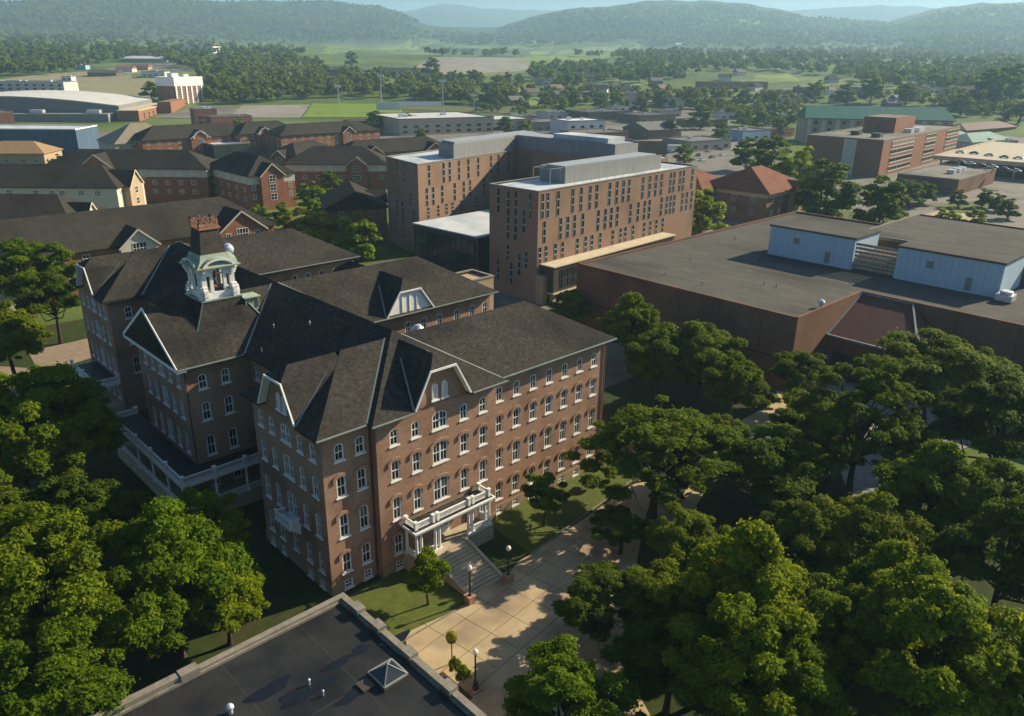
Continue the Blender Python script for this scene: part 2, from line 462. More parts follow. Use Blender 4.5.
# window openings: face, plane, list of (s, z sill, type)
ROWS = [(14.5, 'top'), (10.6, 'mid'), (6.1, 'tall'), (2.0, 'low')]
WT = {'top': (1.02, 1.8, .3), 'mid': (1.04, 2.25, .3), 'tall': (1.04, 2.6, .3), 'low': (1.04, 2.3, .3),
      'dtop': (1.95, 2.0, .45), 'dmid': (2.0, 2.45, .4), 'dtall': (2.0, 2.75, .4), 'base': (.95, 1.0, 0), 'louv': (.72, 1.75, .36)}
WM = {}; HM = {}; BLD = {}; brng = random.Random(3)
def window_mesh(t):
    w, h, ri = WT[t]
    o = arch_pts(w, h, ri)
    i_ = arch_pts(w-.26, h-.24, max(0, ri-.07)); i_ = [(p[0], p[1]+.12) for p in i_]
    fr = MB()
    k = len(o)
    y0, y1 = -.03, .1
    fr.add([(p[0]*1.0, y0, p[1]) for p in o]+[(p[0], y0, p[1]) for p in i_]+[(p[0], y1, p[1]) for p in i_],
           [[a, (a+1) % k, k+(a+1) % k, k+a] for a in range(k)]+[[k+a, k+(a+1) % k, 2*k+(a+1) % k, 2*k+a] for a in range(k)])
    fr.add([(p[0], y0, p[1]) for p in o]+[(p[0], .12, p[1]) for p in o], [[a, k+a, k+(a+1) % k, (a+1) % k] for a in range(k)])
    if t == 'louv':
        for q in range(9): fr.box(-w/2+.1, w/2-.1, .02, .09, .15+q*.17, .25+q*.17)
    else:
        hm = h*.49
        fr.box(-w/2+.08, w/2-.08, .0, .09, hm-.045, hm+.045)
        if w > 1.5:
            fr.box(-.09, .09, -.02, .09, .1, h-.14)
            for sx in (-1, 1): fr.box(sx*.47-.02, sx*.47+.02, .01, .08, .1, h-.2)
        else: fr.box(-.022, .022, .01, .08, .1, h-.14)
    gl = MB(); gl.poly([(p[0], .095, p[1]) for p in i_])
    bl_ = MB(); bl_.mi = 0; bl_.poly([(p[0], .095, p[1]) for p in i_]); bl_.mi = 1; bl_.add([(-w/2+.15, .088, h*.5), (w/2-.15, .088, h*.5), (w/2-.15, .088, h-ri-.14), (-w/2+.15, .088, h-ri-.14)], [[0, 1, 2, 3]])
    BLD[t] = bl_.mesh('pane', [MT['glass'], MT['glass_blind']])
    si = MB(); si.box(-w/2-.14, w/2+.14, -.16, .05, -.16, -.005)
    return (fr.mesh('window', MT['window_white']), gl.mesh('pane', MT['white'] if t == 'louv' else MT['glass']), si.mesh('sill', MT['white']))
def put_window(face, plane, s_, z, t, parent=None, base=None, indiv=True):
    parent = hall if parent is None else parent
    base = HB_ if base is None else base
    if t not in WM: WM[t] = window_mesh(t)
    u, n = frame_of(face)
    p = Vector((s_, plane, z)) if face[1] == 'Y' else Vector((plane, s_, z))
    p = p-n*.06
    fr, gl, si = WM[t]
    if not indiv:
        rot = Matrix.Rotation(ROT[face], 3, 'Z')
        for me, mb in ((fr, far_frames), (si, far_frames), (gl, far_glass)):
            mb.add([rot @ v.co+p for v in me.vertices], [list(q.vertices) for q in me.polygons])
        return
    p = p-base
    o = link('louvre' if t == 'louv' else 'window', fr, parent); o.location = p; o.rotation_euler = (0, 0, ROT[face])
    link('louvre_back' if t == 'louv' else 'pane', BLD[t] if t != 'louv' and brng.random() < .4 else gl, o); link('sill', si, o)
    return o
def hood(mb, face, plane, s_, z, t):
    w, h, ri = WT[t]
    u, n = frame_of(face)
    a = arch_pts(w+.1, h+.05, ri+.02); b = arch_pts(w+.75, h+.36, ri+.14)
    a = a[2:]; b = b[2:]
    k = min(len(a), len(b))
    c = Vector((s_, plane, z)) if face[1] == 'Y' else Vector((plane, s_, z))
    def P(q, d): return c+u*q[0]+Vector((0, 0, q[1]))+n*d
    # stilted ends
    a = [(a[0][0], a[0][1]-.28)]+a+[(a[-1][0], a[-1][1]-.28)]
    b = [(b[0][0], a[0][1])]+b+[(b[-1][0], a[-1][1])]
    k = len(a)
    vs = [P(q, .002) for q in a]+[P(q, .002) for q in b]+[P(q, .13) for q in a]+[P(q, .13) for q in b]
    fs = []
    for i in range(k-1):
        fs += [[2*k+i, 2*k+i+1, 3*k+i+1, 3*k+i], [i, i+1, 2*k+i+1, 2*k+i], [k+i, 3*k+i, 3*k+i+1, k+i+1]]
    fs += [[0, 2*k, 3*k, k], [k-1, 2*k-1, 4*k-1, 3*k-1]]
    mb.add(vs, fs)

walls = MB(); hoods = MB(); basew = MB()
far_frames = MB(); far_glass = MB()
nwin = 0
def wall(face, plane, s0, s1, cols, z0=1.25, top=ZE-.1, hood_on=True, gable=None, rows=ROWS, skip=(), indiv=True, basement=()):
    """cols: list of (s, double?)"""
    global nwin
    holes = []
    for s_, dbl in cols:
        for r, (z, t) in enumerate(rows):
            if (round(s_, 1), r) in skip: continue
            tt = ('d'+t if 'd'+t in WT else t) if dbl else t
            w, h, ri = WT[tt]
            holes.append([(s_+q[0], z+q[1]) for q in arch_pts(w, h, ri)])
            iv = indiv and not (plane == 0 and face == '-Y' and s_ > 31 and r > 1)
            wo = put_window(face, plane, s_, z, tt, indiv=iv)
            nwin += iv
            if hood_on and r > 0:
                if iv:
                    if tt not in HM:
                        hb = MB(); hood(hb, '-Y', -.06, 0, 0, tt); HM[tt] = hb.mesh('hood', MT['brick'])
                    link('hood', HM[tt], wo)
                else: hood(hoods, face, plane, s_, z, tt)
    out = [(s0, z0), (s1, z0), (s1, top), (s0, top)]
    if gable:
        out = [(s0, z0), (s1, z0), (s1, top)]+gable+[(s0, top)]
    facade(walls, face, plane, out, holes)
    u, n = frame_of(face)
    bh = []
    for s_ in basement:
        w, h, ri = WT['base']
        bh.append([(s_+q[0], .15+q[1]) for q in arch_pts(w, h, 0)])
        put_window(face, plane+(n.x+n.y)*.08, s_, .15, 'base', indiv=False)
    facade(basew, face, plane+(n.x+n.y)*.08, [(s0-.06, -1), (s1+.06, -1), (s1+.06, z0), (s0-.06, z0)], bh)
    a = plane; b = plane+(n.x+n.y)*.08
    if face[1] == 'Y': basew.poly([(s0, a, z0), (s1, a, z0), (s1, b, z0), (s0, b, z0)])
    else: basew.poly([(a, s0, z0), (a, s1, z0), (b, s1, z0), (b, s0, z0)])

def trap(c, sgn=1): return [(c+sgn*3.45, ZE-.1), (c+sgn*1.62, 21.3), (c-sgn*1.62, 21.3), (c-sgn*3.45, ZE-.1)]
X0, X1 = 5.4, 21.0           # the spine
# front pavilion (end of the spine), left pavilion, right wing
FPc = [(7.5, 0), (10.1, 0), (13.2, 1), (16.4, 0), (19.1, 0)]
wall('-Y', -.9, X0, X1, FPc, gable=trap(13.2), basement=(7.5,), skip={(10.1, 3), (13.2, 3), (16.4, 3)})
wall('-X', X0, -.9, 0, [])
wall('+X', X1, -.9, 0, [])
wall('-Y', 0, X1, 40.5, [(22.33+2.665*i, 0) for i in range(7)], basement=[22.33+2.665*i for i in range(7)])
wall('-Y', 0, 0, X0, [(1.85, 0), (4.15, 0)], basement=(1.85, 4.15))
LPc = [(11.94, 0), (9.58, 0), (6.75, 1), (4.03, 0), (1.67, 0)]
wall('-X', 0, 0, 13.5, LPc, gable=trap(6.75), basement=(11.94, 9.58, 4.03, 1.67), hood_on=False)
wall('+Y', 13.5, 0, X0, [])
wall('+Y', 13.5, X1, 40.5, [])
wall('+X', 40.5, 0, 13.5, [])
# spine sides in the courts
wall('-X', X0, 13.5, 25.2, [(16.3, 0), (20.0, 0), (23.4, 0)], hood_on=False, indiv=False)
wall('-X', X0, 39.9, 57.3, [(43.5, 0), (48.5, 0), (53.5, 0)], hood_on=False, rows=ROWS[:2], indiv=False)
# block under the cupola
wall('-Y', 25.2, -2.2, X0, [(-.35, 0), (2.35, 0)], hood_on=False)
CBt = [(-2.2, 0)]
wall('-X', -2.2, 25.2, 39.9, [(37.6, 0), (35.2, 0), (32.55, 1), (29.9, 0), (27.5, 0)], gable=[(32.55, ZE-.1+7.35*SL-.25)], hood_on=False)
wall('+Y', 39.9, -2.2, X0, [], hood_on=False)
wall('-Y', 25.2, X1, 43.6, [(28.5, 0), (31.2, 0), (34.0, 0), (37.2, 0), (40.1, 0), (42.6, 0)], rows=ROWS[:1], indiv=False)
wall('+X', 43.6, 25.2, 39.9, [])
wall('+Y', 39.9, X1, 43.6, [])
# far block
wall('-X', 0, 57.3, 70.8, [(68.9, 0), (66.6, 0), (64.05, 1), (61.5, 0), (59.2, 0)], gable=trap(64.05), hood_on=False, indiv=False)
wall('-Y', 57.3, 0, X0, [(2.6, 0)], hood_on=False, rows=ROWS[:3], indiv=False)
wall('-Y', 57.3, X1, 40.5, [(29.1, 0), (31.6, 0), (34.2, 0)], rows=ROWS[:1], indiv=False)
wall('+Y', 70.8, 0, 40.5, [])
wall('+X', 40.5, 57.3, 70.8, [])
part(walls, 'wall', MT['brick']); part(hoods, 'window_hood', MT['brick'])['kind'] = 'stuff'; part(basew, 'base_course', MT['brick_base'])

# ---- roofs
roof = MB(); trim = MB(); valley = MB()
zr = hip_roof(roof, -.85, 41.35, -.85, 14.35, ZE, SL, 'X', None, 8.6, notch0=(3.66, 1.65, 21.42, 22.47))
zs = hip_roof(roof, X0-.85, X1+.85, -1.75, 71.6, ZE, SL, 'Y', None, None, soff=.01, notch0=(3.66, 1.65, 21.42, 22.47))
hip_roof(roof, -3.3, 44.45, 24.35, 40.75, ZE, SL, 'X', 0, 8.6, soff=.02)
hip_roof(roof, -.85, 41.35, 56.45, 71.65, ZE, SL, 'X', None, 8.6, soff=.03, notch0=(3.66, 1.65, 21.42, 22.47))

def gablet(axis, sgn, c, verge, depth, zf=ZE, hf=3.66, hc=1.65, zc=21.42, zt=22.47, clip=1.7, white_face=False, wallp=.85):
    """steep clipped gable over the eaves: axis it faces along ('X'/'Y'), sgn -1 facing the lower side"""
    def P(a, s_, z):            # a = distance back from the verge
        return (verge-sgn*a, c+s_, z) if axis == 'X' else (c+s_, verge-sgn*a, z)
    e = .03
    sec = [(-hf, zf), (-hc, zc+e), (hc, zc+e), (hf, zf)]
    D = depth
    roof.add([P(0, *sec[0]), P(0, *sec[1]), P(D, *sec[1]), P(D, *sec[0])], [[0, 1, 2, 3]])
    roof.add([P(0, *sec[2]), P(0, *sec[3]), P(D, *sec[3]), P(D, *sec[2])], [[0, 1, 2, 3]])
    roof.add([P(0, *sec[1]), P(0, *sec[2]), P(clip, 0, zt+e)], [[0, 1, 2]])
    roof.add([P(0, *sec[1]), P(clip, 0, zt+e), P(D, 0, zt+e), P(D, *sec[1])], [[0, 1, 2, 3]])
    roof.add([P(0, *sec[2]), P(D, *sec[2]), P(D, 0, zt+e), P(clip, 0, zt+e)], [[0, 1, 2, 3]])
    trim = MB(); valley = MB()
    # soffit and verge boards (white)
    t = .14
    ins = [(-hf+.17, zf-.02), (-hc+.07, zc-t), (hc-.07, zc-t), (hf-.17, zf-.02)]
    W_ = wallp-.02
    for i in range(3):
        trim.add([P(-.03, *sec[i]), P(-.03, *sec[i+1]), P(-.03, *ins[i+1]), P(-.03, *ins[i])], [[0, 1, 2, 3]])
        trim.add([P(-.03, *ins[i]), P(-.03, *ins[i+1]), P(W_, *ins[i+1]), P(W_, *ins[i])], [[0, 1, 2, 3]])
        trim.add([P(-.03, sec[i][0], sec[i][1]+.05), P(-.03, sec[i+1][0], sec[i+1][1]+.05), P(.12, sec[i+1][0], sec[i+1][1]+.05), P(.12, sec[i][0], sec[i][1]+.05)], [[0, 1, 2, 3]])
        trim.add([P(-.03, *sec[i]), P(-.03, *sec[i+1]), P(-.03, sec[i+1][0], sec[i+1][1]+.05), P(-.03, sec[i][0], sec[i][1]+.05)], [[0, 1, 2, 3]])
    if white_face:
        trim.add([P(.3, *q) for q in sec], [[0, 1, 2, 3]])
        for s_ in (-1.3, -.1, 1.1):
            a = P(.28, s_, zf+.2); b = P(.28, s_, zc-.3); trim.bar(a, b, .16, .1)
    valley.bar(P(.1, -hf-.05, zf+.04), P(4.9+.0, -hc-.02, zc+.06), .17, .03)
    part(valley, 'valley_flashing', MT['valley']); valley = MB()
    valley.bar(P(.1, hf+.05, zf+.04), P(4.9, hc+.02, zc+.06), .17, .03)
    part(trim, 'gable_trim', MT['white']); part(valley, 'valley_flashing', MT['valley'])
gablet('X', -1, 6.75, -.85, 7.0)
gablet('Y', -1, 13.2, -1.75, 8.0)
gablet('X', -1, 64.05, -.85, 7.0)
gablet('Y', -1, 28.5, 24.3, 8.2, white_face=True, hf=4.0, hc=1.75, zc=20.9, zt=22.2)
gablet('Y', 1, 28.5, 40.8, 8.2, hf=4.0, hc=1.75, zc=20.9, zt=22.2)
# paired louvred openings in the front gable
for s_ in (-.62, .62): put_window('-Y', -1.09, 13.2+s_, 17.95, 'louv')
for s_ in (-.55, .55): put_window('-X', -.19, 6.75+s_, 17.95, 'louv')
# pediment of the cupola block
for s_ in (-1, 1):
    a = (-3.33, 32.55+s_*8.25, ZE-.02); b = (-3.33, 32.55, ZE+8.2*SL-.02)
    trim.bar(a, b, .1, .34)
    trim.bar((-2.8, a[1], ZE-.17), (-2.8, 32.55, ZE+8.2*SL-.17), 1.0, .06)
trim.box(-3.36, -2.25, 24.3, 40.8, ZE-.42, ZE-.04)
for s_ in (-.62, .62): put_window('-X', -2.39, 32.55+s_, 18.4, 'louv')
# gutters along the eaves
for a, b in (((X0-.95, -1.85), (9.4, -1.85)), ((17.0, -1.85), (X1+.95, -1.85)), ((X1+.95, -.93), (41.4, -.93)), ((-.9, -.93), (X0-.9, -.93)), ((X1+.95, 24.27), (44.5, 24.27)), ((X1+.95, 56.37), (41.4, 56.37)), ((-3.3, 24.27), (X0-.9, 24.27))):
    v = MB(); v.bar((a[0], a[1], ZE-.09), (b[0], b[1], ZE-.09), .14, .14); part(v, 'gutter', MT['valley'])
# valleys between the roofs
e = .05
for x_, y_ in ((X0-.85, -.85), ):
    pass
def vl(x0, y0, z0, x1, y1, z1):
    v = MB(); v.bar((x0, y0, z0+e), (x1, y1, z1+e), .18, .03); part(v, 'roof_flashing', MT['valley'])
for yb, yc in ((-.85, 6.75), (24.35, 32.55), (56.45, 64.05)):
    half = yc-yb; z1 = ZE+half*SL
    vl(X0-.85, yb, ZE, X0-.85+half, yc, z1)
    vl(X1+.85, yb, ZE, X1+.85-half, yc, z1)
part(roof, 'roof', MT['shingle'])
part(trim, 'gable_trim', MT['white'])
for x_, y_ in ((21.0+.1, -.1), (40.3, -.12), (5.25, -.08), (-2.3, 25.1)):
    ds = MB(); ds.bar((x_, y_, 0), (x_, y_, ZE-.3), .14); part(ds, 'downspout', MT['downspout'])
# ventilators and vent pipes on the roof
def ventilator(x, y, z, s=1.0):
    v = MB()
    v.lathe([(.3*s, -1.0), (.3*s, .35*s), (.62*s, .42*s), (.72*s, .75*s), (.66*s, 1.1*s), (.4*s, 1.35*s), (.42*s, 1.42*s), (.1*s, 1.55*s)], (x, y, z), 14)
    part(v, 'roof_ventilator', MT['galv'], smooth=False)
q = gp(228, 250, 24.2); ventilator(q[0], q[1], 23.4, 1.15)
q = gp(418, 330, 20.6); ventilator(q[0], q[1], 19.7, 1.05)
vp = MB()
for px, py in ((274, 328), (262, 352), (310, 325)):
    z = 20.0
    for it in range(12): q = gp(px, py, z); z = z+.5*(ZE+(q[0]-(X0-.85))*SL-z)
    vp = MB(); vp.tube([(q[0], q[1], z-.3), (q[0], q[1], z+.5)], [.06, .06], 6); part(vp, 'vent_pipe', MT['white'])
# flat stair turret at the end of the middle wing
tw = MB()
tw.box(43.7, 48.2, 29.4, 34.6, -1, 18.3, 't'); tw.poly([(44, 29.7, 18.0), (47.9, 29.7, 18.0), (47.9, 34.3, 18.0), (44, 34.3, 18.0)])
part(tw, 'stair_turret', MT['tan_brick'])
tc = MB()
for b in ((43.6, 48.3, 29.3, 29.75), (43.6, 48.3, 34.25, 34.7), (43.6, 44.05, 29.77, 34.23), (47.85, 48.3, 29.77, 34.23)): tc.box(*b, 18.3, 18.5)
part(tc, 'turret_coping', MT['coping'])

def flush_far():
    f = part(far_frames, 'window', MT['window_white']); f['kind'] = 'stuff'
    g = part(far_glass, 'pane', MT['glass'], f)
    g['kind'] = 'stuff'
flush_far()
# ---- cupola
cup = MB(); cx, cy, cz = 5.1, 32.4, 22.95
ck = MB()
ck.add([(cx-4.2, cy-4.2, cz-3.0), (cx+4.2, cy-4.2, cz-3.0), (cx+4.2, cy+4.2, cz-3.0), (cx-4.2, cy+4.2, cz-3.0), (cx-2.35, cy-2.35, cz), (cx+2.35, cy-2.35, cz), (cx+2.35, cy+2.35, cz), (cx-2.35, cy+2.35, cz)],
       [[0, 1, 5, 4], [1, 2, 6, 5], [2, 3, 7, 6], [3, 0, 4, 7], [4, 5, 6, 7]])
cupola = part(ck, 'cupola', MT['shingle'])
zero = Vector((0, 0, 0))
def cpart(mb, name, m): return part(mb, name, m, cupola)
pl = MB(); pl.box(cx-2.5, cx+2.5, cy-2.5, cy+2.5, cz, cz+.18)
for sx in (-1, 1):
    pl.bar((cx+sx*4.25, cy-4.25, cz-2.95), (cx+sx*2.4, cy-2.4, cz+.02), .14, .05)
pl.bar((cx-4.25, cy-4.25, cz-2.95), (cx+4.25, cy-4.25, cz-2.95), .2, .06)
cpart(pl, 'cupola_plinth', MT['valley'])
lw = MB()
zb, zt = cz+.18, cz+3.9
# four walls, each with a tall arched middle opening and two slots
for face, plane in (('-Y', cy-2.0), ('+Y', cy+2.0), ('-X', cx-2.0), ('+X', cx+2.0)):
    c0 = cx if face[1] == 'Y' else cy
    hol = [[(c0+q[0], zb+.75+q[1]) for q in arch_pts(1.25, 2.75, .625, 10)],
           [(c0-1.2+q[0], zb+.75+q[1]) for q in arch_pts(.42, 2.0, .12)], [(c0+1.2+q[0], zb+.75+q[1]) for q in arch_pts(.42, 2.0, .12)]]
    facade(lw, face, plane, [(c0-2.0, zb), (c0+2.0, zb), (c0+2.0, zt)]+[(c0+1.9*math.cos(t), zt+.85*math.sin(t)) for t in [math.pi*k/10 for k in range(1, 10)]]+[(c0-2.0, zt)], hol, .3)
    u, n = frame_of(face)
    # swelling corner brackets at the foot
    for s_ in (-1, 1):
        for k, (zz, out) in enumerate(((0, .42), (.35, .48), (.8, .42), (1.15, .22))):
            p = Vector((c0+s_*1.75, plane, 0)) if face[1] == 'Y' else Vector((plane, c0+s_*1.75, 0))
            a = p-n*.02-u*.27; b = p+n*out+u*.27
            lw.box(min(a.x, b.x), max(a.x, b.x), min(a.y, b.y), max(a.y, b.y), zb+zz*1.0+k*.001, zb+zz+.36)
        for k, (zz, out) in enumerate(((0, .2), (.3, .34), (.6, .5))):
            a = p*1.0-n*.02-u*.22; b = p+n*out+u*.22
            lw.box(min(a.x, b.x), max(a.x, b.x), min(a.y, b.y), max(a.y, b.y), zt-1.0+zz, zt-1.0+zz+.301)
    # arched white hood mould
    prev = None
    for t in [math.pi*k/12 for k in range(13)]:
        q = (c0+1.75*math.cos(t), zt-.35+1.2*math.sin(t))
        p3 = Vector((q[0], plane, q[1])) if face[1] == 'Y' else Vector((plane, q[0], q[1]))
        p3 = p3+n*.2
        if prev is not None: lw.bar(prev, p3, .5, .2, upv=(0, 0, 1))
        prev = p3
cpart(lw, 'lantern', MT['white'])
li = MB(); li.box(cx-1.7, cx+1.7, cy-1.7, cy+1.7, zb-.05, zb+.1)
cpart(li, 'lantern_floor', MT['copper'])
bl = MB(); bl.lathe([(.02, 1.9), (.3, 1.85), (.42, 1.4), (.5, .95), (.75, .7), (.78, .62), (.6, .62)], (cx, cy, zb+.4), 16); bl.bar((cx-1.7, cy, zb+2.4), (cx+1.7, cy, zb+2.4), .15)
cpart(bl, 'bell', MT['downspout'])
# flared copper roof with a curved pediment over each side
cr_ = MB(); cw_ = MB()
N = 12
def flare(r0, z0, r1, z1):
    q = [(-1, -1), (1, -1), (1, 1), (-1, 1)]
    for i in range(4):
        a, b = q[i], q[(i+1) % 4]
        cr_.poly([(cx+a[0]*r0, cy+a[1]*r0, z0), (cx+b[0]*r0, cy+b[1]*r0, z0), (cx+b[0]*r1, cy+b[1]*r1, z1), (cx+a[0]*r1, cy+a[1]*r1, z1)])
flare(2.65, zt+.0, 2.65, zt+.14); flare(2.65, zt+.14, 2.35, zt+.3); flare(2.35, zt+.3, 1.9, zt+.75); flare(1.9, zt+.75, 1.6, zt+1.5); flare(2.65, zt, 1.5, zt+.001)
for face, plane in (('-Y', cy-2.6), ('+Y', cy+2.8), ('-X', cx-2.8), ('+X', cx+2.8)):
    u, n = frame_of(face)
    c3 = Vector((cx, cy, 0))+n*2.6
    pts = [(1.95*math.cos(math.pi*k/N), zt+.02+1.05*math.sin(math.pi*k/N)) for k in range(N+1)]
    A = [c3+u*p[0]+Vector((0, 0, p[1])) for p in pts]; B = [c3-n*1.3+u*p[0]*.9+Vector((0, 0, p[1]+.12)) for p in pts]
    cr_.add(A+B, [[i, i+1, N+2+i, N+1+i] for i in range(N)])
    A2 = [c3+u*p[0]*.86+Vector((0, 0, zt+.02+(p[1]-zt-.02)*.8)) for p in pts]
    trimv = MB()
    lw2 = [A, A2]
    cw_.add([p+n*.02 for p in A]+[p+n*.02 for p in A2], [[i, N+1+i, N+2+i, i+1] for i in range(N)])
    cr_.add(A2+[p-n*1.25 for p in A2], [[i, i+1, N+2+i, N+1+i] for i in range(N)])
cpart(cr_, 'cupola_roof', MT['copper']); cpart(cw_, 'pediment_trim', MT['white'])
sp = MB()
for (r0, z0, r1, z1) in ((1.75, .95, 1.55, 1.3), (1.55, 1.3, 1.15, 4.3)):
    q = [(-1, -1), (1, -1), (1, 1), (-1, 1)]
    for i in range(4):
        a, b = q[i], q[(i+1) % 4]
        sp.poly([(cx+a[0]*r0, cy+a[1]*r0, zt+z0), (cx+b[0]*r0, cy+b[1]*r0, zt+z0), (cx+b[0]*r1, cy+b[1]*r1, zt+z1), (cx+a[0]*r1, cy+a[1]*r1, zt+z1)])
sp.poly([(cx-1.15, cy-1.15, zt+4.3), (cx+1.15, cy-1.15, zt+4.3), (cx+1.15, cy+1.15, zt+4.3), (cx-1.15, cy+1.15, zt+4.3)])
cpart(sp, 'spire', MT['shingle_dark'])
cs = MB()
cs.box(cx-1.3, cx+1.3, cy-1.3, cy+1.3, zt+4.3, zt+4.55)
for s_ in (-1, 1):
    for k in range(9):
        t = -1.2+.3*k
        for p in ((cx+t, cy+s_*1.2), (cx+s_*1.2, cy+t)):
            h = .95 if k % 4 == 0 else (.62 if k % 2 else .75)
            cs.bar((p[0], p[1], zt+4.55), (p[0], p[1], zt+4.55+h), .07)
            cs.box(p[0]-.09, p[0]+.09, p[1]-.09, p[1]+.09, zt+4.5+h, zt+4.62+h)
    for zz in (4.72, 5.0):
        cs.bar((cx-1.2, cy+s_*1.2, zt+zz), (cx+1.2, cy+s_*1.2, zt+zz), .06); cs.bar((cx+s_*1.2, cy-1.2, zt+zz), (cx+s_*1.2, cy+1.2, zt+zz), .06)
cpart(cs, 'iron_cresting', MT['rust'])
# lean-to hatch beside the cupola
lt = MB(); q = gp(246, 288, 23.6)
lt.box(cx+2.6, cx+4.2, cy-2.9, cy-1.2, 21.0, 22.6, 't')
lt.box(cx+2.4, cx+4.5, cy-3.2, cy-1.0, 22.75, 22.65)
for a_ in (cx+2.6, cx+4.3):
    for b_ in (cy-3.0, cy-1.2): lt.bar((a_, b_, 21.5), (a_, b_, 22.8), .1)
part(lt, 'roof_hatch', MT['copper'])

# ---- balustrades
def baluster_run(mb, a, b, z, h=.85, posts=True, step=.16):
    a = Vector((a[0], a[1], z)); b = Vector((b[0], b[1], z)); d = b-a; n = max(2, int(d.length/step))
    up = Vector((0, 0, 1))
    mb.bar(a+up*(h-.08), b+up*(h-.08), .16, .12); mb.bar(a+up*.12, b+up*.12, .12, .08)
    for i in range(1, n):
        p = a+d*i/n; mb.bar(p+up*.14, p+up*(h-.12), .07)
def post(mb, x, y, z, h=1.05, w=.34):
    mb.box(x-w/2, x+w/2, y-w/2, y+w/2, z, z+h); mb.box(x-w/2-.05, x+w/2+.05, y-w/2-.05, y+w/2+.05, z+h, z+h+.1)
def column(mb, x, y, z0, z1, r=.17):
    mb.box(x-r*1.5, x+r*1.5, y-r*1.5, y+r*1.5, z0, z0+.22)
    mb.lathe([(r*1.15, 0), (r*1.05, .2), (r, .6), (r*.86, z1-z0-.55), (r*1.1, z1-z0-.4)], (x, y, z0+.2), 12)
    mb.box(x-r*1.4, x+r*1.4, y-r*1.4, y+r*1.4, z1-.24, z1)

# front portico
po = MB(); px0, px1, py0 = 7.9, 18.5, -3.35
PZ = 5.25
po.box(px0-.15, px1+.15, py0-.12, -.93, PZ-.1, PZ+.12); po.box(px0+.1, px1-.1, py0+.12, -.95, PZ-.45, PZ-.12)
portico = part(po, 'portico', MT['white'])
pr = MB(); pr.poly([(px0, py0+.05, PZ+.126), (px1, py0+.05, PZ+.126), (px1, -.95, PZ+.126), (px0, -.95, PZ+.126)])
part(pr, 'portico_roof', MT['shingle'], portico)
pb = MB()
zz = PZ+.13
posts = [px0+.35, px0+2.6, px0+3.15, px1-3.2, px1-2.65, px1-.35]
for x in posts: post(pb, x, py0+.45, zz, .85, .3)
for a, b in ((0, 1), (2, 3), (4, 5)): baluster_run(pb, (posts[a]+.15, py0+.45), (posts[b]-.15, py0+.45), zz, .8)
for x in (px0+.35, px1-.35):
    post(pb, x, -1.25, zz, .85, .3); baluster_run(pb, (x, -1.4), (x, py0+.6), zz, .8)
part(pb, 'balustrade', MT['white'], portico)
pf = MB(); pf.box(px0, px1, py0, -.99, -.5, 1.85)
part(pf, 'porch_floor', MT['tread'], portico)
for x, y in ((px0+.35, py0+.4), (px0+.95, py0+.4), (px0+2.75, py0+.4), (px0+3.3, py0+.4), (px1-3.3, py0+.4), (px1-2.75, py0+.4), (px1-.95, py0+.4), (px1-.35, py0+.4), (px0+.35, -1.3), (px1-.35, -1.3)):
    c_ = MB(); column(c_, x, y, 1.85, PZ-.1); part(c_, 'column', MT['white'], portico)
lb = MB()
baluster_run(lb, (px1-2.6, py0+.35), (px1-.5, py0+.35), 1.85, .9); baluster_run(lb, (px1-.35, py0+.6), (px1-.35, -1.3), 1.85, .9)
baluster_run(lb, (px0+.5, py0+.35), (px0+2.6, py0+.35), 1.85, .9); baluster_run(lb, (px0+.35, py0+.6), (px0+.35, -1.3), 1.85, .9)
part(lb, 'porch_railing', MT['white'], portico)
dr = MB(); dr.box(12.2, 14.2, -1.02, -.9, 1.86, 4.5); dr.box(12.45, 13.15, -1.06, -1.01, 2.0, 4.2); dr.box(13.25, 13.95, -1.06, -1.01, 2.0, 4.2)
part(dr, 'front_door', MT['window_white'])
dg = MB(); dg.box(12.55, 13.05, -1.09, -1.055, 2.9, 4.1); dg.box(13.35, 13.85, -1.09, -1.055, 2.9, 4.1)
part(dg, 'door_glass', MT['glass'])
# the broad flight of steps
stp = MB(); n = 13; y0, y1 = -3.35, -9.3
for i in range(n):
    ya = y0+(y1-y0)*i/n; yb = y0+(y1-y0)*(i+1)/n; zt_ = 1.85-1.85*(i)/n-.02
    stp.box(10.0, 14.2, yb-.03, ya, -.4, zt_)
part(stp, 'front_steps', MT['tread'])
rs = MB()
for i in range(n):
    yb = y0+(y1-y0)*(i+1)/n; zt_ = 1.85-1.85*i/n-.02
    rs.box(10.02, 14.18, yb-.034, yb-.028, max(.02, zt_-.13), zt_-.03)
part(rs, 'step_riser', MT['concrete'])
ck2 = MB()
for x in (9.8, 14.4):
    ck2 = MB(); ck2.add([(x-.18, y0, -.4), (x+.18, y0, -.4), (x+.18, y0, 2.1), (x-.18, y0, 2.1), (x-.18, y1, -.4), (x+.18, y1, -.4), (x+.18, y1, .3), (x-.18, y1, .3)], [[0, 1, 2, 3], [4, 5, 6, 7], [3, 2, 6, 7], [0, 3, 7, 4], [1, 2, 6, 5]])
    part(ck2, 'step_cheek', MT['tread'])
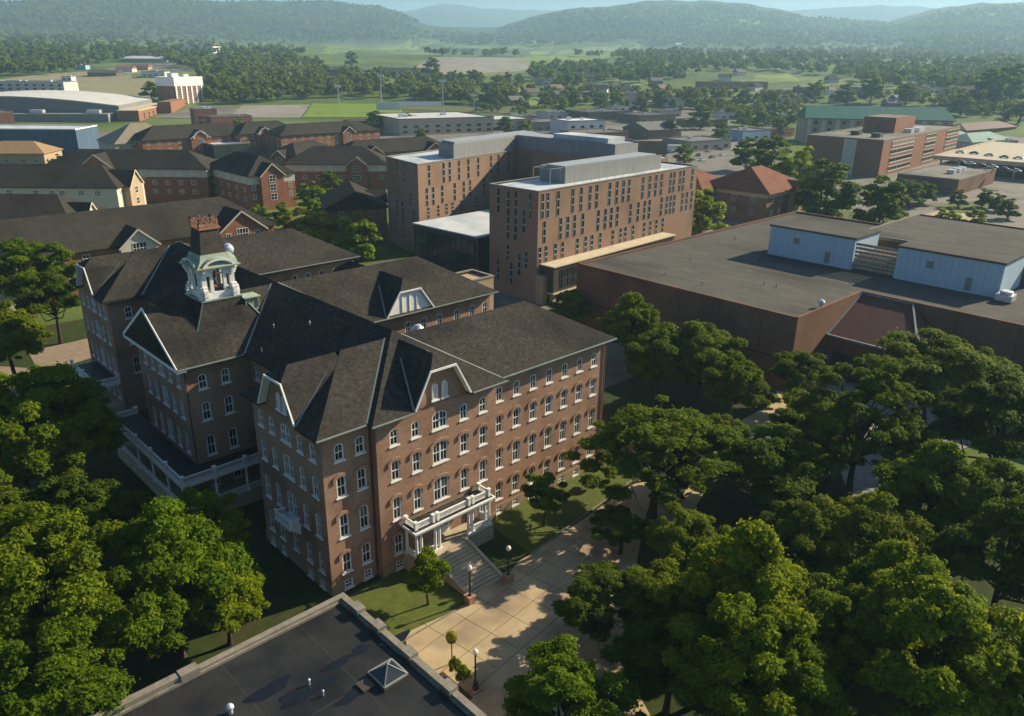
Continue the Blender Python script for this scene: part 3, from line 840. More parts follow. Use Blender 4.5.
# small bracketed balcony on the left pavilion
bc = MB(); bc.box(-1.35, -.02, 5.15, 8.35, 5.55, 5.8)
for y in (5.5, 8.0): bc.add([(-.02, y-.1, 4.5), (-.02, y+.1, 4.5), (-1.2, y+.1, 5.55), (-1.2, y-.1, 5.55), (-.02, y-.1, 5.55), (-.02, y+.1, 5.55)], [[0, 1, 2, 3], [0, 3, 4], [1, 5, 2], [3, 2, 5, 4]])
balc = part(bc, 'balcony', MT['white'])
bb = MB()
for y in (5.3, 6.75, 8.2): post(bb, -1.2, y, 5.8, .85, .22)
baluster_run(bb, (-1.2, 5.3), (-1.2, 8.2), 5.8, .8)
for y in (5.3, 8.2): baluster_run(bb, (-1.2, y), (-.05, y), 5.8, .8)
part(bb, 'balustrade', MT['white'], balc)

# verandah round the cupola block and the far block
ve = MB(); VZ = 5.3
ve.box(-5.6, X0-.02, 21.6, 25.12, VZ-.35, VZ+.1); ve.box(-5.6, -2.28, 25.12, 44.5, VZ-.35, VZ+.1)
ver = part(ve, 'verandah', MT['white'])
vr = MB()
vr.poly([(-5.4, 21.8, VZ+.106), (X0, 21.8, VZ+.106), (X0, 25.1, VZ+.106), (-2.3, 25.1, VZ+.106), (-2.3, 44.3, VZ+.106), (-5.4, 44.3, VZ+.106)])
part(vr, 'verandah_roof', MT['membrane'], ver)
vb = MB()
def prun(pts, z, h):
    for i in range(len(pts)-1): baluster_run(vb, pts[i], pts[i+1], z, h)
    for p in pts: post(vb, p[0], p[1], z, h+.08, .36)
prun([(X0-.2, 21.8), (2.0, 21.8), (-1.7, 21.8), (-5.4, 21.8), (-5.4, 26.5), (-5.4, 31.2), (-5.4, 36.0), (-5.4, 44.3), (-2.4, 44.3)], VZ+.1, .8)
part(vb, 'balustrade', MT['white'], ver)
vf = MB(); vf.box(-5.5, X0-.02, 21.7, 25.1, -.5, 1.75); vf.box(-5.5, -2.3, 25.1, 44.4, -.5, 1.75)
part(vf, 'porch_floor', MT['tread'], ver)
vg = MB()
pts = [(X0-.2, 21.85), (2.0, 21.85), (-1.7, 21.85), (-5.35, 21.85), (-5.35, 26.5), (-5.35, 31.2), (-5.35, 36.0), (-5.35, 44.2)]
for i in range(len(pts)-1): baluster_run(vg, pts[i], pts[i+1], 1.75, .85)
part(vg, 'porch_railing', MT['white'], ver)
for x, y in pts[1:]:
    c_ = MB(); column(c_, x, y, 1.75, VZ-.35, .15); part(c_, 'column', MT['white'], ver)
ve = MB(); ve.box(-3.6, -.08, 57.3, 68.5, VZ-.35, VZ+.1); ver2 = part(ve, 'verandah', MT['white'])
vr = MB(); vr.poly([(-3.4, 57.5, VZ+.106), (-.1, 57.5, VZ+.106), (-.1, 68.3, VZ+.106), (-3.4, 68.3, VZ+.106)]); part(vr, 'verandah_roof', MT['membrane'], ver2)
vb = MB(); prun([(-.2, 57.5), (-3.4, 57.5), (-3.4, 63), (-3.4, 68.3)], VZ+.1, .8); part(vb, 'balustrade', MT['white'], ver2)
vf = MB(); vf.box(-3.5, -.1, 57.4, 68.4, -.5, 1.75); part(vf, 'porch_floor', MT['tread'], ver2)
for x, y in [(-3.35, 57.6), (-3.35, 63), (-3.35, 68.2)]:
    c_ = MB(); column(c_, x, y, 1.75, VZ-.35, .15); part(c_, 'column', MT['white'], ver2)
print('hall windows', nwin)
# ------------------------------------------------------------------ other buildings
class Bld:
    def __init__(s, name, label, cat, x, y, rot=0.0, group=None, z=0.0):
        s.e = empty(name, (x, y, z), label, cat, group, R(rot)); s.nw = 0
    def part(s, mb, name, m, parent=None): return mb.build(name, m, parent or s.e)
WSIZE = {}
def win_mesh(w, h, kind='white', bars=(1, 1)):
    k = (w, h, kind, bars)
    if k not in WSIZE:
        mb = MB(); t = min(.12, w*.12) if kind != 'dark' else .06
        mb.mi = 0
        for b in ((-w/2, w/2, 0, t), (-w/2, w/2, h-t, h), (-w/2, -w/2+t, t+.001, h-t-.001), (w/2-t, w/2, t+.001, h-t-.001)): mb.box(b[0], b[1], -.07, .05, b[2], b[3])
        for i in range(1, bars[0]): x = -w/2+w*i/bars[0]; mb.box(x-t*.35, x+t*.35, -.05, .05, t, h-t)
        for i in range(1, bars[1]): z = h*i/bars[1]; mb.box(-w/2+t, w/2-t, -.045, .05, z-t*(.4 if kind != 'dark' else 2.2), z+t*(.4 if kind != 'dark' else 2.2))
        mb.mi = 1
        mb.poly([(-w/2, -.012, 0), (w/2, -.012, 0), (w/2, -.012, h), (-w/2, -.012, h)])
        WSIZE[k] = mb.mesh('window', [MT['window_white'] if kind == 'white' else MT['steel'], MT['glass']])
    return WSIZE[k]
def wins(b, face, plane, items, w, h, kind='white', bars=(1, 1), parent=None, name='window'):
    me = win_mesh(w, h, kind, bars)
    for s_, z in items:
        p = (s_, plane, z) if face[1] == 'Y' else (plane, s_, z)
        o = link(name, me, parent or b.e); o.location = p; o.rotation_euler = (0, 0, ROT[face]); b.nw += 1
def grid(a, bb, n): return [a+(bb-a)*(i+.5)/n for i in range(n)]

def flat_block(b, x0, x1, y0, y1, h, wallm, roofm, cop=.35, ph=.5, copm='coping', z0=-1.0, wname='wall', rname='roof'):
    w = MB(); w.box(x0, x1, y0, y1, z0, h, 't'); W_ = b.part(w, wname, wallm)
    r = MB(); r.poly([(x0+cop, y0+cop, h-ph), (x1-cop, y0+cop, h-ph), (x1-cop, y1-cop, h-ph), (x0+cop, y1-cop, h-ph)])
    r_ = b.part(r, rname, roofm)
    c = MB(); o = .06
    c.box(x0-o, x1+o, y0-o, y0+cop, h-ph, h+.1); c.box(x0-o, x1+o, y1-cop, y1+o, h-ph, h+.1)
    c.box(x0-o, x0+cop, y0+cop+.001, y1-cop-.001, h-ph, h+.1); c.box(x1-cop, x1+o, y0+cop+.001, y1-cop-.001, h-ph, h+.1)
    b.part(c, 'coping' if rname == 'roof' else 'penthouse_coping', MT[copm])
    return W_, r_

# ---- near building at the bottom of the photo, dark flat roof with a skylight
nb = Bld('flat_roofed_building', 'nearest building with a black membrane roof, stone parapet and pyramid skylight', 'building', -3.6, -8.4)
FZ = 7.0
w = MB(); w.box(-34, 0, -24, 0, -1, FZ-.25, 't'); nb.part(w, 'wall', MT['tan_brick'])
r = MB(); r.poly([(-33.6, -23.6, FZ-.45), (-.45, -23.6, FZ-.45), (-.45, -.45, FZ-.45), (-33.6, -.45, FZ-.45)]); nbr = nb.part(r, 'roof', MT['membrane'])
sm = MB()
for i in range(5): sm.box(-31+i*6.6, -30.97+i*6.6, -23, -.6, FZ-.449, FZ-.437)
for i in range(2): sm.box(-33, -.6, -19+i*9.3, -18.97+i*9.3, FZ-.447, FZ-.435)
nb.part(sm, 'roof_seam', MT['asphalt'], nbr)
pd_m = noise_mat('roof_puddle', (.006, .006, .007), (.01, .01, .011), 1, .12, .5)
for k, (px, py, ra) in enumerate(((337, 664, .9), (324, 683, .75), (296, 697, 1.1), (360, 650, .7), (316, 688, .6), (350, 697, .8), (270, 690, 1.3), (395, 640, 1.0))):
    q = gp(px, py, FZ-.445); pdm = MB(); pdm.poly([(q[0]+3.6+ra*(1+.3*math.sin(3*t+k))*math.cos(t)*1.3, q[1]+8.4+ra*.6*(1+.25*math.cos(2*t+k))*math.sin(t), FZ-.43+k*.0004) for t in [math.pi*2*j/18 for j in range(18)]]); nb.part(pdm, 'puddle', pd_m, nbr)
c = MB()
c.box(-34.1, .1, -.45, .1, FZ-.5, FZ); c.box(-.45, .1, -24, -.452, FZ-.5, FZ)
c.box(-34, -.45, -.62, -.452, FZ-.5, FZ-.22); c.box(-.62, -.452, -24, -.622, FZ-.5, FZ-.22)
for y in (-2.6, -5.6, -9.8, -14.6): c.box(-.62, .2, y-.6, y+.6, FZ-.4, FZ+.3)
c.box(-14.2, -12.8, -.63, .2, FZ-.4, FZ+.3)
c.box(-34.1, -14.21, -.5, .15, FZ-.45, FZ+.22)
nb.part(c, 'parapet_coping', MT['coping'])
sk = MB(); q = gp(388, 672, FZ); sx, sy = q[0]+3.6, q[1]+8.4
a = 1.05; zb_ = FZ-.1; zt_ = FZ+.75
g = [(sx-a, sy-a, zb_), (sx+a, sy-a, zb_), (sx+a, sy+a, zb_), (sx-a, sy+a, zb_)]
sk.add(g+[(sx, sy, zt_)], [[0, 1, 4], [1, 2, 4], [2, 3, 4], [3, 0, 4]])
sky_ = nb.part(sk, 'skylight', MT['glass'])
sf = MB()
for p in g: sf.bar(p, (sx, sy, zt_+.02), .07)
for i in range(4): sf.bar(g[i], g[(i+1) % 4], .12)
nb.part(sf, 'skylight_frame', MT['zinc'], sky_)
sc = MB(); sc.box(sx-a-.1, sx+a+.1, sy-a-.1, sy+a+.1, FZ-.45, zb_-.06); nb.part(sc, 'skylight_curb', MT['tower_dark'], sky_)
hc_ = MB(); hc_.box(sx-2.3, sx-1.3, sy-.2, sy+.9, FZ-.45, FZ-.25); nb.part(hc_, 'roof_curb', MT['tower_dark'])
for px, py, r_ in ((230, 709, .3), (323, 692, .1), (309, 681, .12)):
    q = gp(px, py, FZ-.1); v = MB(); v.lathe([(r_*.6, -.4), (r_*.6, 0), (r_, .05), (r_*.95, r_*.7), (r_*.5, r_*1.2), (.02, r_*1.35)], (q[0]+3.6, q[1]+8.4, FZ-.05), 12); nb.part(v, 'roof_vent', MT['galv'])

# ---- the big flat auditorium on the right
rb = Bld('auditorium', 'low sprawling brown brick building with gravel flat roof and pale blue rooftop penthouses', 'building', 82, -4.6)
ZR = 12.44
def rbp(*pts): return [(p[0]-82, p[1]+4.6, p[2]) for p in pts]
w = MB()
out = [(82, -4.6), (105, -4.6), (105, -60), (170, -60), (170, 42), (82, 42)]
for i in range(6):
    a, b_ = out[i], out[(i+1) % 6]
    w.add(rbp((*a, -1), (*b_, -1), (*b_, ZR), (*a, ZR)), [[0, 1, 2, 3]])
rb.part(w, 'wall', MT['rb_brick'])
r = MB(); r.poly(rbp(*[(x+(.4 if x < 170 else -.4)*(1), y+(.4 if y in (-4.6, -60) else -.4), ZR-.3) for x, y in out])); rb.part(r, 'roof', MT['rb_roof'])
c = MB()
for i in range(6):
    a, b_ = Vector((*out[i], ZR)), Vector((*out[(i+1) % 6], ZR))
    d = (b_-a).normalized(); nin = Vector((-d.y, d.x, 0))
    a2 = a-d*.05+nin*.17; b2 = b_+d*.05+nin*.17
    c.bar(Vector(rbp(a2)[0])-Vector((0, 0, .1)), Vector(rbp(b2)[0])-Vector((0, 0, .1)), .4, .5)
rb.part(c, 'coping', MT['rb_brick'])
sm = MB()
for x in range(90, 118, 7): sm.add(rbp((x, -4, ZR-.29), (x+.12, -4, ZR-.29), (x+.12, 41, ZR-.29), (x, 41, ZR-.29)), [[0, 1, 2, 3]])
rb.part(sm, 'roof_seam', MT['lot'])
cw = MB(); cw.add(rbp((82, -4.64, 4.6), (94, -4.64, 4.6)), []); cw = MB()
cw.box(-.05, 12, -.05, .2, 5.0, 5.35); cw.box(-.05, .2, .2, 46, 5.0, 5.35); rb.part(cw, 'brick_band', MT['maroon_roof'])
for k in range(5): m_ = MB(); m_.box(-.03, .02, 6+k*8, 6.12+k*8, -.5, 11.9); rb.part(m_, 'wall_joint', MT['maroon_roof'])
for k in range(4): m_ = MB(); m_.box(22.96, 23.02, -16-k*9, -15.88-k*9, -.5, 11.9); rb.part(m_, 'wall_joint', MT['maroon_roof'])
# lower block and sloped entrance roof in the inner corner
lo = MB(); lo.add(rbp((93.5, -4.62, -1), (93.5, -19.5, -1), (105, -19.5, -1), (93.5, -4.62, 7.1), (93.5, -19.5, 7.1), (105, -19.5, 7.1)), [[0, 1, 4, 3], [1, 2, 5, 4]])
rb.part(lo, 'entrance_wall', MT['rb_brick'])
er = MB()
er.add(rbp((93.2, -4.7, 7.2), (93.2, -19.7, 7.2), (104.9, -13.4, 12.2), (104.9, -4.7, 12.2)), [[0, 1, 2, 3]])
er.add(rbp((93.2, -19.7, 7.2), (104.9, -19.7, 7.2), (104.9, -13.4, 12.2)), [[0, 1, 2]])
rb.part(er, 'entrance_roof', MT['maroon_roof'])
et = MB()
P = rbp((93.2, -4.75, 7.25), (93.2, -19.7, 7.25), (104.9, -13.4, 12.25), (104.9, -4.75, 12.25))
et.bar(P[0], P[3], .3); et.bar(P[1], P[2], .3); et.bar(P[0], P[1], .3); et.bar(P[3], P[2], .25)
rb.part(et, 'entrance_trim', MT['zinc'])
eg = MB(); eg.box(11.4, 11.55, -13, -1.5, .2, 4.6); rb.part(eg, 'entrance_glazing', MT['glass_big'])
PHs = ((120, 131, 4.2, 22.2), (120, 132, -21.9, -4.0))
for x0, x1, y0, y1 in PHs:
    w = MB(); w.box(x0-82, x1-82, y0+4.6, y1+4.6, ZR-.3, 18.1, 't')
    p_ = rb.part(w, 'penthouse', MT['ltblue'])
    r = MB(); r.box(x0-82.2, x1-81.8, y0+4.4, y1+4.8, 18.1, 18.45, 't'); rb.part(r, 'penthouse_fascia', MT['tower_dark'], p_)
    r = MB(); r.poly([(x0-82.2, y0+4.4, 18.45), (x1-81.8, y0+4.4, 18.45), (x1-81.8, y1+4.8, 18.45), (x0-82.2, y1+4.8, 18.45)]); rb.part(r, 'penthouse_roof', MT['rb_roof'], p_)
    sb_ = MB()
    for k in range(int((y1-y0)/1.1)): sb_.box(x0-82.05, x0-82.0, y0+4.6+.5+k*1.1, y0+4.6+.56+k*1.1, ZR, 18.05)
    rb.part(sb_, 'panel_rib', MT['ltblue'], p_)
    for y_, z_, w_, h_ in ((y0+4.5, ZR+.1, 1.1, 2.3), (y0+11.3, ZR+2.8, 1.2, 1.3)):
        dd = MB(); dd.box(x0-82.07, x0-81.9, y_+4.6, y_+4.6+w_, z_, z_+h_); rb.part(dd, 'louvre' if h_ < 2 else 'roof_door', MT['zinc'], p_)
w = MB(); w.box(40.5, 49, -.4, 8.7, ZR-.3, 15.0, 't'); w.poly([(40.5, -.4, 15), (49, -.4, 15), (49, 8.7, 15), (40.5, 8.7, 15)]); rb.part(w, 'link_room', MT['rb_brick'])
s_ = MB()
for k in range(10): s_.box(38.4, 38.5, .75+k*.86, .83+k*.86, ZR-.2, 17.4)
for k in range(7): s_.box(38.38, 38.46, .7, 8.7, ZR+.1+k*.75, ZR+.62+k*.75)
rb.part(s_, 'lattice_screen', MT['lattice'])
for k, (x0, x1, y0, y1) in enumerate(((134, 168, -24, 10), )):
    w = MB(); w.box(x0-82, x1-82, y0+4.6, y1+4.6, ZR-.3, 16.6, 't'); rb.part(w, 'upper_wall', MT['rb_brick'])
    r = MB(); r.poly([(x0-82, y0+4.6, 16.3), (x1-82, y0+4.6, 16.3), (x1-82, y1+4.6, 16.3), (x0-82, y1+4.6, 16.3)]); rb.part(r, 'upper_roof', MT['rb_roof'])
    r = MB(); r.box(x0-82.1, x1-81.9, y0+4.5, y0+4.9, 16.1, 16.75); r.box(x0-82.1, x1-81.9, y1+4.3, y1+4.7, 16.1, 16.75); r.box(x0-82.1, x0-81.7, y0+4.91, y1+4.29, 16.1, 16.75); rb.part(r, 'upper_coping', MT['coping'])
def roofvent(px, py, z, r_, b, ox, oy, name='roof_vent'):
    q = gp(px, py, z); v = MB(); v.lathe([(r_*.5, -.2), (r_*.5, .6), (r_, .7), (r_*1.05, .7+r_*.6), (r_*.6, .7+r_*1.2), (.05, .7+r_*1.35)], (q[0]-ox, q[1]-oy, z-.3), 12); b.part(v, name, MT['galv'])
roofvent(821, 306, ZR, .55, rb, 82, -4.6)
for px, py in ((764, 285), (776, 287.5), (690, 262), (735, 240), (702, 285), (850, 285), (755, 262), (665, 275)):
    q = gp(px, py, ZR-.3); v = MB(); v.tube([(q[0]-82, q[1]+4.6, ZR-.3), (q[0]-82, q[1]+4.6, ZR+.5)], [.1, .1], 6); rb.part(v, 'vent_pipe', MT['steel'])
q = gp(1005, 300, ZR); v = MB(); v.box(q[0]-83, q[0]-80.4, q[1]+3.4, q[1]+6, ZR-.1, ZR+1.0); v.lathe([(.9, 1.0), (1.0, 1.1), (1.0, 1.5), (.7, 1.6)], (q[0]-81.7, q[1]+4.7, ZR), 14); rb.part(v, 'air_handler', MT['galv'])

# ---- the modern brick residence hall: front tower, rear tower, back bar, glass lobby
TZ = 24.2
to = Bld('residence_tower', 'modern brown brick residence hall of two towers with staggered slit windows', 'building', 86.3, 57.4, 3.5)
for x0, x1, y0, y1, nm in ((0, 64, 0, 14.2, 'front'), ):
    w = MB(); w.box(0, 64, 0, 14.4, -1, TZ, 't'); w.box(-.02, 1, -.02, .5, -1, 0)
    to.part(w, 'wall', MT['tower_brick'])
    r = MB(); r.poly([(.35, .35, TZ-.25), (63.6, .35, TZ-.25), (63.6, 14.05, TZ-.25), (.35, 14.05, TZ-.25)]); to.part(r, 'roof', MT['white_roof'])
    c = MB(); c.box(-.1, 64.1, -.1, .3, TZ, TZ+.15); c.box(-.1, 64.1, 14.1, 14.5, TZ, TZ+.15); c.box(-.1, .3, .301, 14.099, TZ, TZ+.15); c.box(63.7, 64.1, .301, 14.099, TZ, TZ+.15); to.part(c, 'coping', MT['zinc'])
bands = [(18.3, 5.4), (12.9, 4.9), (8.6, 3.7)]
random.seed(4)
cols = [1.6, 3.4, 6.6, 9.2, 11.9, 14.6, 17.4, 20.0, 22.8, 25.4, 28.0, 30.8, 33.2, 36.2, 39.0, 41.4, 44.2, 46.8, 49.4, 51.4, 53.0, 55.6, 57.2, 59.4, 61.4]
for bi, (z, h) in enumerate(bands):
    cs_ = [c_+(0, .9, -.5)[bi]+random.uniform(-.4, .4) for c_ in cols]
    cs_ = [c_ for i, c_ in enumerate(cs_) if 0.8 < c_ < 63 and (i+bi*2) % 5 != 3]
    if bi == 2: cs_ = [c_ for c_ in cs_ if c_ < 50]
    for c_ in cs_: wins(to, '-Y', 0, [(c_, z)], .95, h, 'dark', (1, 3))
for s_, z, h in ((2.2, 18.3, 5.4), (6.4, 18.3, 5.4), (4.0, 15, 4.9), (6.4, 12.9, 4.9), (8.6, 18, 5.4), (11.6, 18.3, 5.4), (8.6, 12.9, 4.9), (3.1, 7.2, 3.7), (5.1, 5.2, 4.9), (7.5, 2.8, 4.9), (11.6, 3, 4.9), (8.6, 8.0, 3.7)):
    wins(to, '-X', 0, [(s_, z)], .95, h, 'dark', (1, 3))
# penthouse on the front tower
def penthouse(x0, x1, y0, y1, z0, z1, m='zinc', parent=None):
    w = MB(); w.box(x0, x1, y0, y1, z0, z1, 't'); p_ = to.part(w, 'roof_screen', MT[m], parent)
    r = MB(); r.box(x0+1, x1-1, y0+1, y1-1, z1-.8, z1+.15); to.part(r, 'plant_deck', MT['steel'], p_); return p_
ph = penthouse(14, 53, 4.4, 12.0, TZ-.2, TZ+3.3)
rl = MB()
for k in range(14): rl.bar((12.5+k*3, .5, TZ), (12.5+k*3, .5, TZ+.9), .05)
rl.bar((12.5, .5, TZ+.9), (51.5, .5, TZ+.9), .06)
for x in (9.5, 13): rl.bar((x, 5, TZ-.2), (x, 5, TZ+3.3), .12); rl.bar((x, 10, TZ-.2), (x, 10, TZ+3.3), .12)
rl.bar((9.5, 5, TZ+3.3), (13.9, 5, TZ+3.3), .12); rl.bar((9.5, 10, TZ+3.3), (13.9, 10, TZ+3.3), .12); rl.bar((9.5, 5, TZ+3.3), (9.5, 10, TZ+3.3), .12)
to.part(rl, 'roof_railing', MT['zinc'])
# projecting canopy storey
cb = MB(); cb.box(1.2, 49, -3.8, -.02, 2.6, 8.3, 't'); cb.box(1.2, 49, -3.2, -.02, -1, .05)
can = to.part(cb, 'podium', MT['tower_dark'])
r = MB(); r.box(1.0, 49.4, -4.1, -.01, 8.3, 8.55); to.part(r, 'podium_roof', MT['tan_roof'], can)
g = MB(); g.box(3.2, 48, -3.86, -3.7, 3.4, 7.6); to.part(g, 'podium_glazing', MT['glass_big'], can)
g = MB()
for k in range(22): g.box(4+k*2.05, 4.12+k*2.05, -3.95, -3.8, 3.4, 7.6)
g.box(3.2, 48, -3.96, -3.81, 5.4, 5.5)
to.part(g, 'mullion', MT['tower_dark'], can)
g = MB(); g.box(1.0, 49.3, -4.1, -.01, 2.35, 2.7); to.part(g, 'podium_slab', MT['tan_roof'], can)
for x in (2.2, 12, 22, 32, 42): g = MB(); g.box(x-.5, x+.5, -3.4, -2.4, -1, 2.34); to.part(g, 'podium_pier', MT['tan_brick'], can)
g = MB(); g.box(-.3, 1.1, -2.2, -.05, -1, 6.3); to.part(g, 'podium_pier', MT['tan_brick'], can)
# rear tower: its street front and its end wall are not square to each other
def rt(px, py):   # world -> tower local
    a = R(-3.5); x, y = px-86.3, py-57.4
    return (x*math.cos(a)-y*math.sin(a), x*math.sin(a)+y*math.cos(a))
A = Vector(rt(93.6, 108.7)); FD = (Vector(rt(139.1, 118.4))-A).normalized(); LD = (Vector(rt(97.1, 127.9))-A).normalized()
lenB = 62; LW = 19.4
def rp(s_, t): q = A+FD*s_+LD*t; return (q.x, q.y)
def rbox(mb, s0, s1, t0, t1, z0, z1, top=True):
    c4 = [rp(s0, t0), rp(s1, t0), rp(s1, t1), rp(s0, t1)]
    mb.add([(*p, z0) for p in c4]+[(*p, z1) for p in c4], [[0, 1, 5, 4], [1, 2, 6, 5], [2, 3, 7, 6], [3, 0, 4, 7]]+([[4, 5, 6, 7]] if top else []))
    return mb
to.part(rbox(MB(), 0, lenB, 0, LW, -1, TZ, False), 'rear_wall', MT['tower_brick'])
r = MB(); r.poly([(*rp(.3, .3), TZ-.2), (*rp(lenB, .3), TZ-.2), (*rp(lenB, LW-.3), TZ-.2), (*rp(.3, LW-.3), TZ-.2)]); to.part(r, 'rear_roof', MT['white_roof'])
c = MB(); rbox(c, -.1, lenB, -.1, .3, TZ-.1, TZ+.15); rbox(c, -.1, .3, .301, LW, TZ-.1, TZ+.15); rbox(c, -.1, lenB, LW-.3, LW+.1, TZ-.1, TZ+.15); to.part(c, 'rear_coping', MT['zinc'])
sc_ = to.part(rbox(MB(), 16, lenB-2, 1.2, 10, TZ-.2, TZ+3.7, False), 'rear_screen', MT['zinc'])
to.part(rbox(MB(), 17, lenB-3, 2, 9.4, TZ+2.9, TZ+4.2), 'plant_deck', MT['steel'], sc_)
def rwin(s_, z, h, side):
    me = win_mesh(.95, h, 'dark', (1, 3)); l = rp(s_, 0) if side == 'f' else rp(0, s_)
    o = link('window', me, to.e); o.location = (l[0], l[1], z); to.nw += 1
    o.rotation_euler = (0, 0, math.atan2(FD.y, FD.x) if side == 'f' else math.atan2(LD.y, LD.x)+math.pi)
for s_ in (4.5, 10.6, 13.2, 17.3, 21.6, 26.2, 32.5, 36.3, 41.5): rwin(s_, 18.3, 5.4, 'f')
for s_ in (3.4, 6.0, 9.8, 15.3, 19.4, 22.3, 29, 34): rwin(s_, 12.9, 4.9, 'f')
for s_ in (3.8, 8, 11.6, 14.2, 18.2, 25): rwin(s_, 9.6, 3.0, 'f')
for s_, z, h in ((3.2, 18.3, 5.4), (8, 18.3, 5.4), (12.5, 19, 4.9), (4.8, 13, 3.0), (3, 7, 4.9), (10, 8, 5.4), (13.4, 8.4, 4.9), (14.6, 4, 4.9), (9.4, 3, 4.9)): rwin(s_, z, h, 'l')
# back bar
E0 = rt(139.5, 72.5); E1 = rt(139.5, 118)
w = MB(); w.box(E0[0]+2, E0[0]+18, 14.3, E1[1]+1, -1, TZ+.3, 't'); to.part(w, 'back_wall', MT['tower_brick'])
r = MB(); r.poly([(E0[0]+2, 14.5, TZ+.2), (E0[0]+18, 14.5, TZ+.2), (E0[0]+18, E1[1], TZ+.2), (E0[0]+2, E1[1], TZ+.2)]); to.part(r, 'back_roof', MT['white_roof'])
pb_ = penthouse(E0[0]+3.0, E0[0]+14, 22, E1[1]+4, TZ, TZ+4)
pp = MB(); pp.box(E0[0]+5, E0[0]+13, 26, 46, TZ+4, TZ+5.4); to.part(pp, 'plant_room', MT['white_roof'], pb_)
# glass lobby
lb0 = rt(87.9, 78.5); lb1 = rt(139, 105)
w = MB(); w.box(lb0[0], lb0[0]+50, lb0[1], lb1[1], -1, 10.7, 't'); lob = to.part(w, 'lobby', MT['tower_dark'])
r = MB(); r.box(lb0[0]-.2, lb0[0]+50, lb0[1]-.2, lb1[1], 10.7, 11.0); to.part(r, 'lobby_roof', MT['white_roof'], lob)
g = MB(); g.box(lb0[0]-.12, lb0[0]+.1, lb0[1]+1, lb1[1]-1, .5, 9.6); to.part(g, 'lobby_glazing', MT['glass_big'], lob)
g = MB()
for k in range(12): g.box(lb0[0]-.22, lb0[0]-.1, lb0[1]+1+k*2.15, lb0[1]+1.14+k*2.15, .5, 9.6)
for z in (3.4, 6.4): g.box(lb0[0]-.21, lb0[0]-.09, lb0[1]+1, lb1[1]-1, z, z+.14)
to.part(g, 'lobby_mullion', MT['tower_dark'], lob)
print('tower windows', to.nw)

# ---- generic gabled / hipped wing in local coordinates
def wing(b, x0, x1, y0, y1, ze, zr, wallm, roofm, axis='X', run0=None, run1=None, oh=.7, z0=-1, topm=None, toph=0, gabm=None, wname='wall', rname='roof'):
    w = MB(); zt_ = ze-.05
    if topm: w.box(x0, x1, y0, y1, z0, zt_-toph, 't')
    else: w.box(x0, x1, y0, y1, z0, zt_, 't')
    half = ((y1-y0) if axis == 'X' else (x1-x0))/2+oh; sl_ = (zr-ze)/half
    W_ = b.part(w, wname, wallm)
    if topm:
        t = MB(); t.box(x0-.04, x1+.04, y0-.04, y1+.04, zt_-toph, zt_, 't'); b.part(t, 'upper_siding', topm, W_)
    gm = MB()
    if axis == 'X':
        yc = (y0+y1)/2; ap = zr-oh*0-.25
        if run0 == 0: gm.add([(x0, y0, zt_), (x0, y1, zt_), (x0, yc, ap)], [[0, 1, 2]])
        if run1 == 0: gm.add([(x1, y0, zt_), (x1, y1, zt_), (x1, yc, ap)], [[0, 1, 2]])
    else:
        xc = (x0+x1)/2; ap = zr-.25
        if run0 == 0: gm.add([(x0, y0, zt_), (x1, y0, zt_), (xc, y0, ap)], [[0, 1, 2]])
        if run1 == 0: gm.add([(x0, y1, zt_), (x1, y1, zt_), (xc, y1, ap)], [[0, 1, 2]])
    if gm.v: b.part(gm, 'gable_wall', gabm or wallm, W_)
    r = MB(); hip_roof(r, x0-oh, x1+oh, y0-oh, y1+oh, ze, sl_, axis, run0, run1, .22)
    return W_, b.part(r, rname, roofm)
def cross_gable(b, face, plane, s_, w, ze, zr, proj, depth, wallm, roofm, z0=-1, oh=.5, trimm='dorm_cream', arch=False):
    """gabled bay standing proud of a wall"""
    sg = -1 if face[0] == '-' else 1
    def P(a, q, z): return (s_+q, plane+sg*a, z) if face[1] == 'Y' else (plane+sg*a, s_+q, z)
    m = MB()
    m.add([P(proj, -w/2, z0), P(proj, w/2, z0), P(proj, w/2, ze), P(proj, 0, zr-.25), P(proj, -w/2, ze), P(-.5, -w/2, z0), P(-.5, w/2, z0), P(-.5, w/2, ze), P(-.5, -w/2, ze)],
          [[0, 1, 2, 3, 4], [0, 5, 8, 4], [1, 6, 7, 2]])
    W_ = b.part(m, 'gable_bay', wallm)
    r = MB(); hw = w/2+oh; zl = ze-oh*(zr-ze)/(w/2)
    r.add([P(proj+oh, -hw, zl), P(proj+oh, 0, zr), P(proj+oh, hw, zl), P(-depth, -hw, zl), P(-depth, 0, zr), P(-depth, hw, zl),
           P(proj+oh, -hw, zl-.25), P(proj+oh, 0, zr-.25), P(proj+oh, hw, zl-.25)], [[0, 1, 4, 3], [1, 2, 5, 4]])
    b.part(r, 'bay_roof', roofm, W_)
    t = MB()
    t.bar(P(proj+oh+.03, -hw, zl-.1), P(proj+oh+.03, 0, zr-.1), .12, .35); t.bar(P(proj+oh+.03, hw, zl-.1), P(proj+oh+.03, 0, zr-.1), .12, .35)
    for q in (-1, 1): t.add([P(proj+oh, q*hw, zl-.2), P(proj+oh, 0, zr-.2), P(proj, 0, zr-.2), P(proj, q*hw, zl-.2)], [[0, 1, 2, 3]])
    b.part(t, 'bay_trim', MT[trimm], W_)
    if arch:
        t = MB(); r0 = w*.36; prev = None
        for k in range(13):
            a = math.pi*k/12; p = P(proj+.12, r0*math.cos(a), ze-.6+r0*math.sin(a))
            if prev: t.bar(prev, p, .3, .5)
            prev = p
        b.part(t, 'arch_moulding', MT['window_white'], W_)
    return W_

DB, DC, DR = MT['dorm_brick'], MT['dorm_cream'], MT['dorm_roof']
